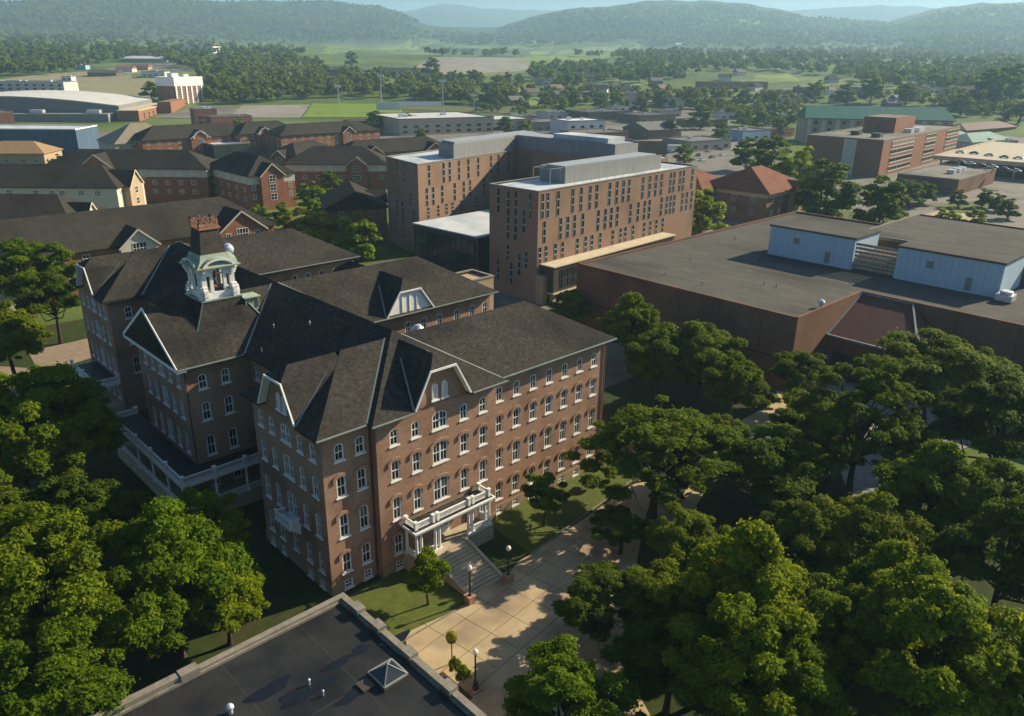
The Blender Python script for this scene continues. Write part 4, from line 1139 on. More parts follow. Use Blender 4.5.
# D1: long roof right behind the hall
d1 = Bld('dormitory', 'long brown-roofed brick dormitory directly behind the hall, brick gable with an arched window', 'building', 20, 135, 0, 'gabled dormitories')
wing(d1, -48, 40, -10.5, 10.5, 10.5, 17, DB, DR, run1=9)
for s_, w_ in ((31, 12), (6.8, 8), (-20, 10)):
    g_ = cross_gable(d1, '-Y', -10.5, s_, w_, 10.5, 15.2 if w_ > 9 else 14, 1.5, 9, DB if w_ > 11 else DC, DR)
    wins(d1, '-Y', -12.0, [(s_-3.6, 8.2), (s_+3.6, 8.2)] if w_ > 11 else [], 1.3, 1.9, 'white', (2, 2)); wins(d1, '-Y', -12.0, [(s_, 8.4)], 3.0, 2.6, 'white', (4, 2))
for s_ in (-40, -33, -27, -10, -4, 16, 20): wins(d1, '-Y', -10.5, [(s_, 7.8), (s_, 4.4)], 1.5, 1.8, 'white', (2, 2))
# D2: dark brick dormitory with a cream top storey, bent plan
d2 = Bld('dormitory', 'tall bent brick dormitory with a cream top storey below its dark roof', 'building', 97.5, 215, 0, 'gabled dormitories')
wing(d2, -8.5, 8.5, -18, 16, 12, 17.5, DB, DR, axis='Y', run0=9, topm=DC, toph=2.9)
cross_gable(d2, '-Y', -18, -.5, 8.5, 12, 15.8, 1.2, 8, DB, DR)
wins(d2, '-Y', -19.2, [(-.5, 3.4), (-.5, 6.6), (-.5, 9.6)], 2.4, 2.3, 'white', (2, 2)); wins(d2, '-Y', -18, [(-7, 4), (-7, 7), (6.5, 4), (6.5, 7)], 1.3, 1.7, 'white', (2, 2))
for k in range(5): wins(d2, '-X', -8.5, [(-14+k*6, 3.2), (-14+k*6, 6.4), (-14+k*6, 9.7)], 1.7, 1.5, 'white', (2, 2))
d2b = Bld('dormitory', 'brick and cream dormitory wing with a brick gable, left of the bent dormitory', 'building', 74, 246, -42, 'gabled dormitories')
wing(d2b, -34, 24, -9, 9, 12, 17.6, DB, DR, topm=DC, toph=2.9)
cross_gable(d2b, '-Y', -9, -14, 12.5, 12, 16.8, 1.6, 9, DB, DR)
wins(d2b, '-Y', -10.6, [(-14, 9.8), (-14, 6.8), (-14, 3.6)], 3.0, 2.2, 'white', (3, 2)); wins(d2b, '-Y', -10.6, [(-17.8, 9.8), (-10.2, 9.8), (-17.8, 6.8), (-10.2, 6.8), (-17.8, 3.6), (-10.2, 3.6)], 1.3, 1.7, 'white', (2, 2))
for k in range(6): wins(d2b, '-Y', -9, [(-4+k*4.6, 3.2), (-4+k*4.6, 6.4), (-4+k*4.6, 9.7)], 1.6, 1.5, 'white', (2, 2))
# D3: dormitory at the left edge with a lit cream gable
d3 = Bld('dormitory', 'dark-roofed dormitory at the left edge whose cream gable end catches the sun', 'building', 30, 236.4, -42, 'gabled dormitories')
wing(d3, -60, 35, -10, 10, 11, 16.8, DC, DR, run1=9)
cross_gable(d3, '+X', 35, -1, 9.5, 11, 15.4, 2.2, 9, MT['tan_brick'], DR)
wins(d3, '+X', 37.2, [(-1, 8), (-1, 4.5)], 2.2, 2.2, 'white', (2, 2))
wins(d3, '-Y', -10, [(10, 8.4), (15, 8.4), (18, 8.4), (24, 8.4), (29, 8.4), (-5, 8.4), (-12, 8.4), (-20, 8.4), (2, 8.4)], 2.0, 1.6, 'white', (3, 2))
q = gp(52, 194, 15.2)
d4 = Bld('dormitory', 'low dark-roofed dormitory in front of the cream gabled one, with a small cream dormer', 'building', q[0], q[1], -42, 'gabled dormitories')
wing(d4, -60, 8.5, -10, 10, 9.5, 15.2, DC, DR, run1=8)
cross_gable(d4, '+X', 8.5, -1, 7, 9.5, 13.3, 1.4, 8, DC, DR)
wins(d4, '-Y', -10, [(-50, 6.8), (-40, 6.8), (-30, 6.8), (-20, 6.8), (-10, 6.8), (0, 6.8)], 1.8, 1.6, 'white', (2, 2))
# ------------------------------------------------------------------ more campus buildings
def at_px(px, py, z): q = gp(px, py, z); return float(q[0]), float(q[1])
def simple_dorm(px, py, L_, Wd, rot, ze, zr, label, gables=(), wallm=None, roofm=None, run0=None, run1=None, topm=None, arch=False, winrow=True, nz=2):
    x, y = at_px(px, py, zr)
    b = Bld('dormitory', label, 'building', x, y, rot, 'gabled dormitories')
    wing(b, -L_/2, L_/2, -Wd/2, Wd/2, ze, zr, wallm or DB, roofm or DR, run0=run0, run1=run1, topm=topm, toph=2.8 if topm else 0)
    for face, s_, w_ in gables:
        pl_ = {'-Y': -Wd/2, '+X': L_/2, '-X': -L_/2, '+Y': Wd/2}[face]
        cross_gable(b, face, pl_, s_, w_, ze, ze+w_*.36, 1.2, min(Wd*.5, 8), wallm or DB, roofm or DR, arch=arch)
        sg = -1 if face[0] == '-' else 1
        wins(b, face, pl_+sg*1.2, [(s_, ze-2.8), (s_, ze-6.4)], min(2.8, w_*.4), 2.2, 'white', (3, 2))
    if winrow:
        n = int(L_/5)
        for i in range(n):
            s_ = -L_/2+(i+.5)*L_/n
            if all(not (f == '-Y' and abs(s_-g) < w_/2+1) for f, g, w_ in gables): wins(b, '-Y', -Wd/2, [(s_, ze-2.6-3.3*k) for k in range(nz)], 1.5, 1.6, 'white', (2, 2))
        for i in range(max(1, int(Wd/6))):
            s_ = -Wd/2+(i+.5)*Wd/max(1, int(Wd/6))
            if all(f != '-X' or abs(s_-g) > w_/2+1 for f, g, w_ in gables): wins(b, '-X', -L_/2, [(s_, ze-2.6-3.3*k) for k in range(nz)], 1.5, 1.6, 'white', (2, 2))
    return b
d = simple_dorm(352, 186, 22, 17, 62, 10, 14.5, 'brick gabled dormitory with a lit brown roof beside the yellow-green trees', run0=0, run1=0, gables=(('-Y', 3, 8),))
d = simple_dorm(338, 146, 40, 20, -38, 10, 16, 'dark hipped dormitory with cream upper walls left of the rear tower', gables=(('-Y', 8, 8),), topm=DC)
d = simple_dorm(392, 138, 55, 18, -8, 10, 15, 'long brown-roofed dormitory just behind the rear tower', gables=(('-Y', 17, 9), ('-Y', -14, 8)))
d = simple_dorm(303, 141, 30, 17, 20, 10, 15, 'brick dormitory with a pale blue-grey hip behind the bent dormitory', gables=(('-X', 0, 7),))
d = simple_dorm(262, 121, 36, 18, 0, 11, 16.5, 'brick dormitory with a rounded arch gable below the sports field', gables=(('-Y', -4, 9),), arch=True)
d = simple_dorm(322, 122, 62, 20, 0, 11, 16, 'farthest dark-roofed dormitory below the bright green sports field', gables=(('-Y', 10, 8),))
d = simple_dorm(190, 124, 58, 20, 0, 10, 16, 'brick dormitory with a white half-round arch in its gable', gables=(('-Y', 0, 10),), arch=True)
d = simple_dorm(138, 123, 34, 26, 0, 8, 16.5, 'pavilion with a broad sunlit tan hip roof', wallm=DC, roofm=noise_mat('tan_shingle', (.2, .165, .115), (.26, .215, .155), .6))
x, y = at_px(150, 140, 4)
gb = Bld('glass_pavilion', 'pale glazed link with a white flat roof between two brick dormitories', 'building', *at_px(226, 143, 7))
flat_block(gb, -10, 10, -7, 7, 7.4, MT['glass_big'], MT['white_roof'], copm='zinc')

# arena, brick tower block and neighbours on the left
ar = Bld('sports_arena', 'wide grey arena with a shallow curved pale roof', 'building', *at_px(121, 122, 0)[:2], rot=-34)
m = MB(); n = 14; LX, LY = 150, 110
top = [(-LX+LX*i/n, 15.6+8.5*math.sin(math.pi*(i/n*.8+.16))**1.0*.9-4.2) for i in range(n+1)]
m.add([(p[0], 0, p[1]) for p in top]+[(p[0], 0, -2) for p in top], [[i, i+1, n+2+i, n+1+i] for i in range(n)])
m.add([(0, 0, -2), (0, LY, -2), (0, LY, top[-1][1]), (0, 0, top[-1][1])], [[0, 1, 2, 3]]); m.add([(-LX, 0, -2), (-LX, LY, -2), (-LX, LY, top[0][1]), (-LX, 0, top[0][1])], [[0, 1, 2, 3]])
ar.part(m, 'wall', noise_mat('arena_grey', (.15, .155, .15), (.2, .205, .2), .2, stretch=(.2, .2, 2)))
m = MB(); m.add([(p[0], -.8, p[1]) for p in top]+[(p[0], LY, p[1]) for p in top], [[i, i+1, n+2+i, n+1+i] for i in range(n)])
m.add([(p[0], -.8, p[1]) for p in top]+[(p[0], -.8, p[1]-.8) for p in top], [[i, i+1, n+2+i, n+1+i] for i in range(n)])
ar.part(m, 'roof', noise_mat('arena_roof', (.42, .42, .4), (.55, .54, .5), .1))
m = MB(); m.box(-140, -4, -16, -.1, -2, 7.0); ar.part(m, 'front_hall', noise_mat('front_hall_grey', (.19, .18, .165), (.24, .23, .21), .3))
m = MB(); m.box(.1, 16, -8, LY*.9, -2, 8.6, 't'); lo_ = ar.part(m, 'side_hall', MT['dorm_brick'])
m = MB(); m.box(0.1, 16.4, -8.4, LY*.9, 8.6, 9.2); ar.part(m, 'side_roof', MT['tan_roof'], lo_)
m = MB(); m.box(16.5, 27, 50, LY*.95, -2, 12.5); ar.part(m, 'brick_annexe', MT['dorm_brick'])
for s_ in (8, 22, 36): wins(ar, '+X', 16, [(s_, 2)], 4, 4.5, 'dark', (3, 2))
for s_ in (-110, -60, -20):
    m = MB(); m.box(s_, s_+9, -12, -6, 7.4, 9.6); ar.part(m, 'rooftop_unit', MT['galv'])
bt = Bld('brick_tower_block', 'tall red brick block with a white top storey beside the arena', 'building', *at_px(178, 113, 0), rot=22)
m = MB(); m.box(0, 34, 0, 22, -2, 23, 't'); bt.part(m, 'wall', MT['dorm_brick'])
m = MB(); m.box(-.3, 34.3, -.3, 22.3, 23, 31, 't'); m.poly([(-.3, -.3, 30.5), (34.3, -.3, 30.5), (34.3, 22.3, 30.5), (-.3, 22.3, 30.5)]); bt.part(m, 'upper_storey', MT['white'])
m = MB(); m.box(6, 14, 8, 14, 30.5, 34); m.box(22, 28, 10, 16, 30.5, 33); bt.part(m, 'roof_plant', MT['galv'])
for k in range(6):
    m = MB(); m.box(.6+k*6.1, 2.2+k*6.1, -.45, -.05, 0, 23); bt.part(m, 'white_pilaster', MT['white'])
for k in range(5): wins(bt, '-Y', 0, [(4.5+k*6.1, z) for z in (3, 7, 11, 15, 19)], 2.6, 1.9, 'white', (2, 1))
for k in range(3): wins(bt, '-X', 0, [(4+k*8, z) for z in (5, 9, 13, 17)], 2.2, 1.8, 'white', (2, 1))

bb_ = Bld('blue_building', 'long dark blue flat-roofed building with a white roof edge', 'building', *at_px(80, 156, 0), rot=-40)
flat_block(bb_, -75, 0, 0, 26, 13.5, noise_mat('blue_cladding', (.05, .085, .14), (.08, .125, .19), .4, stretch=(2, 2, .2)), MT['white_roof'], copm='white')
for k in range(9): wins(bb_, '-Y', 0, [(-70+k*7.6, z) for z in (3, 7.2)], 1.8, 2.2, 'dark', (1, 2))
ob_ = Bld('orange_roofed_house', 'small building with a sunlit orange-brown hip roof at the left edge', 'building', *at_px(22, 150, 9), rot=-38)
wing(ob_, -15, 13, -9, 9, 8.5, 13, MT['tan_brick'], noise_mat('orange_shingle', (.24, .15, .07), (.32, .2, .1), .6), run0=8, run1=8)
wins(ob_, '-Y', -9, [(-9, 4.5), (-3, 4.5), (4, 4.5), (9, 4.5)], 2, 1.6, 'white', (2, 2))
lb_ = Bld('dark_brick_block', 'plain dark brick flat-roofed block at the far left by the arena', 'building', *at_px(17, 132, 0))
flat_block(lb_, -60, 0, 0, 30, 13, MT['rb_brick'], MT['lot'])

# right side: red-tiled hall, brick office block, annexe, green-roofed block, parking deck
rr = Bld('red_tiled_hall', 'tan brick hall with a broad red tile hip roof and cream eaves', 'building', 207, 71, 2)
RT_ = MT['red_tile']
wing(rr, 0, 26, 0, 24, 10, 16.5, noise_mat('brown_brick', (.19, .125, .08), (.26, .17, .11), .8, c3=(.16, .1, .065), scale3=.15), RT_, run0=11, run1=11, oh=1.6)
wing(rr, -8, 12, 20, 58, 9.6, 15.2, MT['rb_brick'], RT_, axis='Y', oh=1.4, wname='rear_wall', rname='rear_roof')
m = MB(); m.box(-.1, 26.1, -.1, 24.1, 8.3, 9.6, 't'); rr.part(m, 'eaves_frieze', MT['dorm_cream'])
cross_gable(rr, '-Y', 0, 19, 7, 9.6, 12.4, 1.8, 6, MT['tan_brick'], RT_)
for s_ in (4, 9.5): wins(rr, '-Y', 0, [(s_, 6.2), (s_, 2.2)], 1.7, 1.9, 'white', (2, 2))
for s_ in (5, 12, 19): wins(rr, '-X', 0, [(s_, 6.2), (s_, 2.2)], 1.7, 1.9, 'white', (2, 2))
wins(rr, '-Y', -1.8, [(19, 6.2), (19, 2.2)], 2.4, 2.1, 'white', (3, 2))
of = Bld('office_block', 'four-storey brick office block with pale window bands and a brick penthouse', 'building', 350, 94, 4.5)
flat_block(of, 0, 130, 0, 36, 17, MT['dorm_brick'], MT['lot'], ph=.6)
m = MB(); m.box(52, 84, 12, 28, 16, 24, 't'); p_ = of.part(m, 'penthouse', MT['dorm_brick'])
m = MB(); m.poly([(52, 12, 23.8), (84, 12, 23.8), (84, 28, 23.8), (52, 28, 23.8)]); of.part(m, 'penthouse_roof', MT['lot'], p_)
for (a, b_) in ((12, 46), (66, 84), (104, 128)):
    for z in (1.6, 5.6, 9.6, 13.4):
        m = MB(); m.box(a, b_, -.25, -.05, z-.2, z+2.3); pn = of.part(m, 'window_band', MT['dorm_cream'])
        g = MB()
        k = int((b_-a)/4)
        for i in range(k): g.box(a+i*(b_-a)/k+.3, a+(i+1)*(b_-a)/k-.3, -.32, -.26, z+.5, z+2.1)
        of.part(g, 'pane', MT['glass'], pn)
m = MB(); m.box(-.25, -.05, 12, 18, 0, 16.4); of.part(m, 'pale_pier', MT['dorm_cream'])
for x, y in ((18, 8), (24, 20), (60, 6), (70, 5), (78, 6), (98, 18)):
    m = MB(); m.box(x, x+5, y, y+4, 16.3, 18.4); of.part(m, 'rooftop_unit', MT['galv'] if x > 50 else MT['tower_dark'])
an = Bld('low_brick_annexe', 'single-storey brick annexe with a flat grey roof in front of the office block', 'building', 321, 50, 2)
flat_block(an, 0, 52, 0, 24, 6.6, MT['rb_brick'], MT['lot'])
for x in (20, 28, 34):
    m = MB(); m.box(x, x+3, 8, 11, 6.1, 7.8); an.part(m, 'rooftop_unit', MT['galv'])
for k in range(5): wins(an, '-X', 0, [(3+k*4.4, 1.5)], 2.4, 2, 'dark', (2, 1))
gr = Bld('green_roofed_block', 'beige block with a long teal green roof beyond the office block', 'building', *at_px(803, 143, 0), rot=-50)
m = MB(); m.box(0, 92, 0, 26, -2, 16, 't'); gr.part(m, 'wall', MT['tan_brick'])
m = MB(); hip_roof(m, -1.2, 93.2, -1.2, 27.2, 16.1, .5, 'X', 3, 3, .5); gr.part(m, 'roof', noise_mat('teal_roof', (.015, .11, .095), (.03, .16, .13), .3))
for k in range(10):
    m = MB(); m.box(1+k*9, 3.6+k*9, -.25, -.03, 0, 15.6); gr.part(m, 'pale_pier', MT['dorm_cream'])
for k in range(10): wins(gr, '-Y', 0, [(6.4+k*9, z) for z in (3, 7.5, 12)], 2.6, 2.4, 'dark', (2, 1))
for k, (px, py, w_) in enumerate(((935, 112, 20), (978, 133, 46), (950, 128, 18))):
    q = at_px(px, py, 9)
    b = Bld('pavilion', ('pavilion with a pale green pyramid roof beside the office penthouse', 'broad pavilion with a pale teal hip roof right of the office block', 'small pavilion with a green hip roof below the broad teal one')[k], 'building', *q, rot=-10)
    wing(b, -w_/2, w_/2, -9, 9, 5, 9.5, DC, noise_mat('pale_teal', (.14, .24, .2), (.2, .31, .26), .4), oh=1.2)
    wins(b, '-Y', -9, [(s_, 1.5) for s_ in grid(-w_/2, w_/2, max(3, int(w_/5)))], 1.6, 1.8, 'white', (2, 1))
b = Bld('brick_shed', 'long building with a dull red-brown roof behind the teal pavilion', 'building', *at_px(980, 122, 9), rot=-8)
wing(b, -40, 40, -10, 10, 5, 9, MT['rb_brick'], MT['maroon_roof'])

pk = Bld('parking_deck', 'concrete parking deck with cars on its top level', 'parking deck', 396, 52, 4)
DKZ = 7.0
m = MB(); m.box(0, 120, -60, 34, DKZ-.6, DKZ); pk.part(m, 'deck', noise_mat('deck_concrete', (.33, .28, .2), (.43, .37, .28), .2))
m = MB(); m.box(-.4, 120, 34, 34.4, DKZ-.9, DKZ+1); m.box(-.4, 0, -60, 34, DKZ-.9, DKZ+1); pk.part(m, 'parapet', MT['tan_roof'])
for k in range(12):
    m = MB(); m.box(-.2, .6, -58+k*8, -57.2+k*8, -1, DKZ-.6); pk.part(m, 'column', MT['tan_brick'])
m = MB(); m.box(1, 119, -59, 33, 3, 3.4); pk.part(m, 'lower_deck', MT['lot'])
m = MB(); m.box(8, 119, -58, 32, -1, 2.99); pk.part(m, 'inner_wall', MT['tower_dark'])

# ------------------------------------------------------------------ ground
def polar_ground():
    rr_ = np.concatenate([np.linspace(2, 600, 40), np.geomspace(615, 14000, 200)])
    bb = np.radians(np.linspace(-62, 62, 560))+0.0
    rest = np.radians(np.linspace(66, 294, 40))
    aa = np.concatenate([bb, rest])
    rg, ag = np.meshgrid(rr_, aa, indexing='ij')
    th = CY-ag
    x = CO[0]+rg*np.cos(th); y = CO[1]+rg*np.sin(th)
    z = terrain(x, y)
    n0, n1 = x.shape
    co = np.stack([x, y, z], -1).reshape(-1, 3)
    i, j = np.meshgrid(np.arange(n0-1), np.arange(n1), indexing='ij')
    a = i*n1+j; b = i*n1+(j+1) % n1; c = (i+1)*n1+(j+1) % n1; d_ = (i+1)*n1+j
    f = np.stack([a, d_, c, b], -1).reshape(-1, 4)
    me = bpy.data.meshes.new('ground')
    me.vertices.add(len(co)+1); me.vertices.foreach_set('co', np.vstack([co, [[CO[0], CO[1], float(terrain(CO[0], CO[1]))]]]).ravel())
    cen = len(co)
    tri = [[j, (j+1) % n1, cen] for j in range(n1)]
    nl = f.size+3*n1
    me.loops.add(nl); me.loops.foreach_set('vertex_index', np.concatenate([f.ravel(), np.array(tri).ravel()]))
    me.polygons.add(len(f)+n1)
    st = np.concatenate([np.arange(len(f))*4, f.size+np.arange(n1)*3])
    me.polygons.foreach_set('loop_start', st)
    me.polygons.foreach_set('use_smooth', np.ones(len(f)+n1, bool))
    me.update(); me.validate()
    return me
gm = noise_mat('ground_cover', (.05, .085, .018), (.1, .14, .03), .02, .95, .1, detail=10, c3=(.15, .19, .05), scale3=.006, coord='World')
_n = gm.node_tree; _p = _n.nodes['Principled BSDF']; _src = _p.inputs['Base Color'].links[0].from_socket
_g = _n.nodes.new('ShaderNodeNewGeometry'); _s = _n.nodes.new('ShaderNodeSeparateXYZ'); L(_n, _g.outputs['Position'], _s.inputs[0])
_m = _n.nodes.new('ShaderNodeMapRange'); _m.inputs[1].default_value = 85; _m.inputs[2].default_value = 150; L(_n, _s.outputs[2], _m.inputs[0])
_x = _n.nodes.new('ShaderNodeMix'); _x.data_type = 'RGBA'; L(_n, _m.outputs[0], _x.inputs[0]); L(_n, _src, _x.inputs[6]); _x.inputs[7].default_value = (.035, .06, .02, 1); L(_n, _x.outputs[2], _p.inputs['Base Color'])
g_ = polar_ground(); g_.materials.append(gm); struct(link('ground', g_))

def sheet(name, pts, m, z, kind='structure'):
    """flat sheet from world points"""
    mb = MB(); tri = tessellate_polygon([[Vector((p[0], p[1], 0)) for p in pts]])
    mb.add([(p[0], p[1], z) for p in pts], [list(t) for t in tri])
    o = mb.build(name, m); o['kind'] = kind; return o
def W2(*px): return [tuple(gp(a, b, 0)[:2]) for a, b in px]
def drape(name, corners, m, dz=.25, n=14, kind='structure', mm=None):
    """four-cornered patch lying on the terrain; corners are world xy"""
    mm = mm or n
    c = [np.array(q[:2], float) for q in corners]
    mb = MB(); vs = []
    for i in range(n+1):
        for j in range(mm+1):
            s_, t = i/n, j/mm
            p = (c[0]*(1-s_)+c[1]*s_)*(1-t)+(c[3]*(1-s_)+c[2]*s_)*t
            vs.append((p[0], p[1], float(terrain(p[0], p[1]))+dz))
    mb.add(vs, [[i*(mm+1)+j, (i+1)*(mm+1)+j, (i+1)*(mm+1)+j+1, i*(mm+1)+j+1] for i in range(n) for j in range(mm)])
    o = mb.build(name, m, smooth=True); o['kind'] = kind; return o
def G(px, py): return gp(px, py)

# lawns, paths and plazas near the hall
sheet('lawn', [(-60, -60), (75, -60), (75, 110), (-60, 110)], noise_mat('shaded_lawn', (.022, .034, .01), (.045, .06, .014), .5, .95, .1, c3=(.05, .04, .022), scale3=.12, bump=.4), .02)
sheet('front_lawn', [(1, -9.9), (9.2, -9.9), (9.6, -8.9), (10.2, -1), (1, -1)], MT['lawn'], .03)
sheet('side_lawn', [(19.5, -8.1), (24, -7.6), (45, -5.0), (45, -.1), (21, -.1), (20, -2)], MT['lawn'], .03)
sheet('walkway', W2((404, 634))+[(9.4, -10.2), (10.1, -9.2), (15.3, -9.2), (17.5, -8.4), (24, -8.0), (45, -6.0), (78, -5.4), (81, -3), (81, -8.6), (62, -10.5), (46, -12.5), (30, -15), (14, -25), (6, -40), (-4, -46), (-8, -40), (-2, -24), (.5, -12)], MT['concrete'], .06)
sheet('entrance_plaza', [(60, -10.5), (81.8, -8.7), (92, -8), (100, -22), (84, -32), (66, -28)], MT['pavement'], .055)
sheet('campus_path', W2((640, 520), (700, 455), (720, 470), (670, 545)), MT['concrete'], .05)
sheet('campus_path', W2((840, 470), (905, 440), (930, 470), (850, 500)), MT['pavement'], .05)
jn = MB()
for k in range(14):
    x = 4+k*3.1; jn.add([(x, -8.9-.03*x, .064), (x+.05, -8.9-.03*x, .064), (x+.05+1.2, -19+.16*x, .064), (x+1.2, -19+.16*x, .064)], [[0, 1, 2, 3]])
for y in (-12.2, -15.6, -19.2, -23): jn.add([(1 if y > -13 else 0, y, .0645), (40+y, y+2.6, .0645), (40+y, y+2.65, .0645), (1 if y > -13 else 0, y+.05, .0645)], [[0, 1, 2, 3]])
struct(jn.build('paving_joints', MT['soil']))
kb = MB()
for a, b_ in (((1, -10.0), (9.2, -10.0)), ((19.4, -8.3), (24, -7.8)), ((24, -7.8), (45, -5.2))): kb.bar((*a, .08), (*b_, .08), .16, .12)
struct(kb.build('kerb', MT['coping']))
o = sheet('planting_bed', [(1.5, -15.5), (1.5, -19.5), (-2.0, -20.5), (-2.6, -15.5)], MT['soil'], .09)
sheet('street', W2((28, 352), (100, 336), (112, 352), (40, 374)), MT['road_tan'], .06)
sheet('service_road', [(-24, 84), (-3, 50), (-3, 84), (-24, 110)], MT['road_tan'], .05)
sheet('courtyard_paving', [(48, 16), (80, 16), (86, 56), (86, 110), (60, 110), (46, 60)], MT['lot'], .05)
sheet('courtyard_lawn', W2((340, 236), (420, 222), (430, 240), (380, 256)), MT['lawn'], .07)
# right-hand plaza, lawn, roads
sheet('car_park', W2((590, 300), (1040, 330), (1060, 150), (820, 150), (690, 195)), MT['lot'], .04)
sheet('round_lawn', W2((790, 222), (800, 210), (850, 208), (905, 216), (915, 226), (880, 232), (830, 234)), MT['lawn'], .08)
sheet('plaza_paving', W2((880, 226), (935, 212), (960, 208), (985, 216), (940, 240), (900, 246)), MT['concrete'], .075)
sheet('plaza_lawn', W2((930, 206), (985, 200), (1000, 206), (960, 214)), MT['lawn'], .085)
sheet('campus_street', W2((-20, 180), (60, 150), (400, 150), (760, 136), (1050, 148), (1050, 128), (700, 118), (300, 127), (-20, 126)), MT['lot'], .03)
sheet('storage_yard', W2((636, 152), (770, 140), (800, 176), (700, 184)), MT['lot'], .06)
# ------------------------------------------------------------------ trees
def leaf_mesh(name, P, N, size, rng, m):
    """a crown of many leaf-sized rhombi at points P facing N"""
    n = len(P)
    N = N/np.maximum(1e-6, np.linalg.norm(N, axis=1, keepdims=True))
    rd = rng.normal(size=(n, 3))
    a = np.cross(N, rd); a /= np.maximum(1e-6, np.linalg.norm(a, axis=1, keepdims=True))
    b = np.cross(N, a)
    s = (size*rng.uniform(.65, 1.35, n))[:, None]
    v = np.stack([P-a*s, P-b*s*.62, P+a*s, P+b*s*.62], 1).reshape(-1, 3)
    me = bpy.data.meshes.new(name)
    me.vertices.add(4*n); me.vertices.foreach_set('co', v.ravel())
    me.loops.add(4*n); me.loops.foreach_set('vertex_index', np.arange(4*n))
    me.polygons.add(n); me.polygons.foreach_set('loop_start', np.arange(n)*4)
    me.update(); me.materials.append(m)
    return me
def crown_points(rng, n, R_=6.0, z0=4.0, z1=14.0, nb=46, br=(.2, .34), flat=.72, shape='dome'):
    zc = z0+(z1-z0)*.45; hz_up = z1-zc; hz_dn = zc-z0
    B = []; tries = 0; seed_ = rng.uniform(0, 6)
    while len(B) < nb and tries < nb*60:
        tries += 1
        d = rng.normal(size=3); d /= np.linalg.norm(d)
        if d[2] < -.55: continue
        r = rng.uniform(.35, 1.0)**.6
        if shape == 'cone': k = 1-.75*max(0, d[2]*r)
        else: k = 1.0
        lump = 1+.24*math.sin(3*math.atan2(d[1], d[0])+rng.uniform(-1, 1)+seed_)
        p = np.array([d[0]*R_*r*k*.8*lump, d[1]*R_*r*k*.8*lump, zc+d[2]*r*(hz_up if d[2] > 0 else hz_dn)*.86])
        rad = R_*rng.uniform(*br)*(1.15-.35*r)
        if any(np.linalg.norm(p-q[0]) < .6*min(rad, q[1]) for q in B): continue
        B.append((p, rad))
    c = np.array([b[0] for b in B]); rad = np.array([b[1] for b in B])
    w = rad**2; idx = rng.choice(len(B), size=n, p=w/w.sum())
    d = rng.normal(size=(n, 3)); d /= np.linalg.norm(d, axis=1, keepdims=True)
    d[:, 2] = np.where(d[:, 2] < -.35, -d[:, 2]*.6, d[:, 2])
    # each clump is itself broken into tufts
    rr_ = rng.uniform(.2, 1.0, n)**.45*np.where(rng.random(n) < .07, rng.uniform(1.0, 1.35, n), 1.0)
    tuft = 1+.22*np.sin(7*np.arctan2(d[:, 1], d[:, 0])+idx)*np.cos(5*d[:, 2]+idx*1.7)
    P = c[idx]+d*(rad[idx]*rr_*tuft*.92)[:, None]*np.array([1, 1, flat])
    N = d*.7+np.array([0, 0, .55])+rng.normal(size=(n, 3))*.45
    return P, N, c, rad
def trunk_mesh(rng, c, z0, z1, R_, r0=.38, nl=14, name='trunk', n=7):
    mb = MB()
    zf = z0+(z1-z0)*.45
    lean = rng.normal(size=2)*.25
    pts = [(0, 0, -.4), (0, 0, .25), (lean[0]*.3, lean[1]*.3, z0*.5), (lean[0]*.7, lean[1]*.7, z0), (lean[0], lean[1], zf), (lean[0]*1.4, lean[1]*1.4, z1*.86)]
    mb.tube(pts, [r0*1.5, r0*1.05, r0*.86, r0*.74, r0*.45, r0*.1], n)
    order = rng.permutation(len(c))[:nl]
    for k in order:
        p = c[k]; t = rng.uniform(.55, 1.0); zb = z0*.75+(min(p[2], zf)-z0*.75)*rng.uniform(.2, .75)
        zb = min(zb, p[2]-.3); s = np.array([lean[0]*.6, lean[1]*.6, zb])
        ln = np.linalg.norm(p-s); r = r0*rng.uniform(.22, .4)
        m1 = s+(p-s)*.33+np.array([0, 0, -.06*ln])+rng.normal(size=3)*.07*ln; m2 = s+(p-s)*.68+np.array([0, 0, .02*ln])+rng.normal(size=3)*.07*ln
        mb.tube([s, m1, m2, p], [r, r*.72, r*.45, r*.12], 5, cap=False)
        tw = p+rng.normal(size=3)*R_*.12; mb.tube([m2, (m2+tw)/2+rng.normal(size=3)*.15, tw], [r*.4, r*.25, r*.08], 4, cap=False)
    return mb.mesh(name, MT['bark'], True)
PROTO = {}
def make_proto(key, seed, n, size, m, R_=6, z0=3.6, z1=14, nb=46, br=(.2, .34), shape='dome', r0=.36, nl=14, flat=.72):
    rng = np.random.default_rng(seed)
    P, N, c, rad = crown_points(rng, n, R_, z0, z1, nb, br, flat, shape)
    PROTO[key] = (leaf_mesh('crown', P, N, size, rng, MT[m]), trunk_mesh(rng, c, z0, z1, R_, r0, nl), R_, z1)
make_proto('oak0', 11, 100000, .125, 'leaf_a', nb=110, br=(.09, .27))
make_proto('oak1', 12, 100000, .125, 'leaf_a', nb=90, br=(.1, .3))
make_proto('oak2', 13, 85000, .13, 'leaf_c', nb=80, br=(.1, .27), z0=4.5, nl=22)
make_proto('maple0', 14, 100000, .125, 'leaf_b', nb=120, br=(.09, .25), z0=1.6)
make_proto('maple1', 15, 100000, .125, 'leaf_b', nb=100, br=(.1, .28), z0=1.4, shape='cone')
make_proto('open', 16, 85000, .14, 'leaf_a', R_=9.5, z0=3.2, z1=20, nb=84, br=(.08, .19), nl=30, r0=.55, flat=.62)
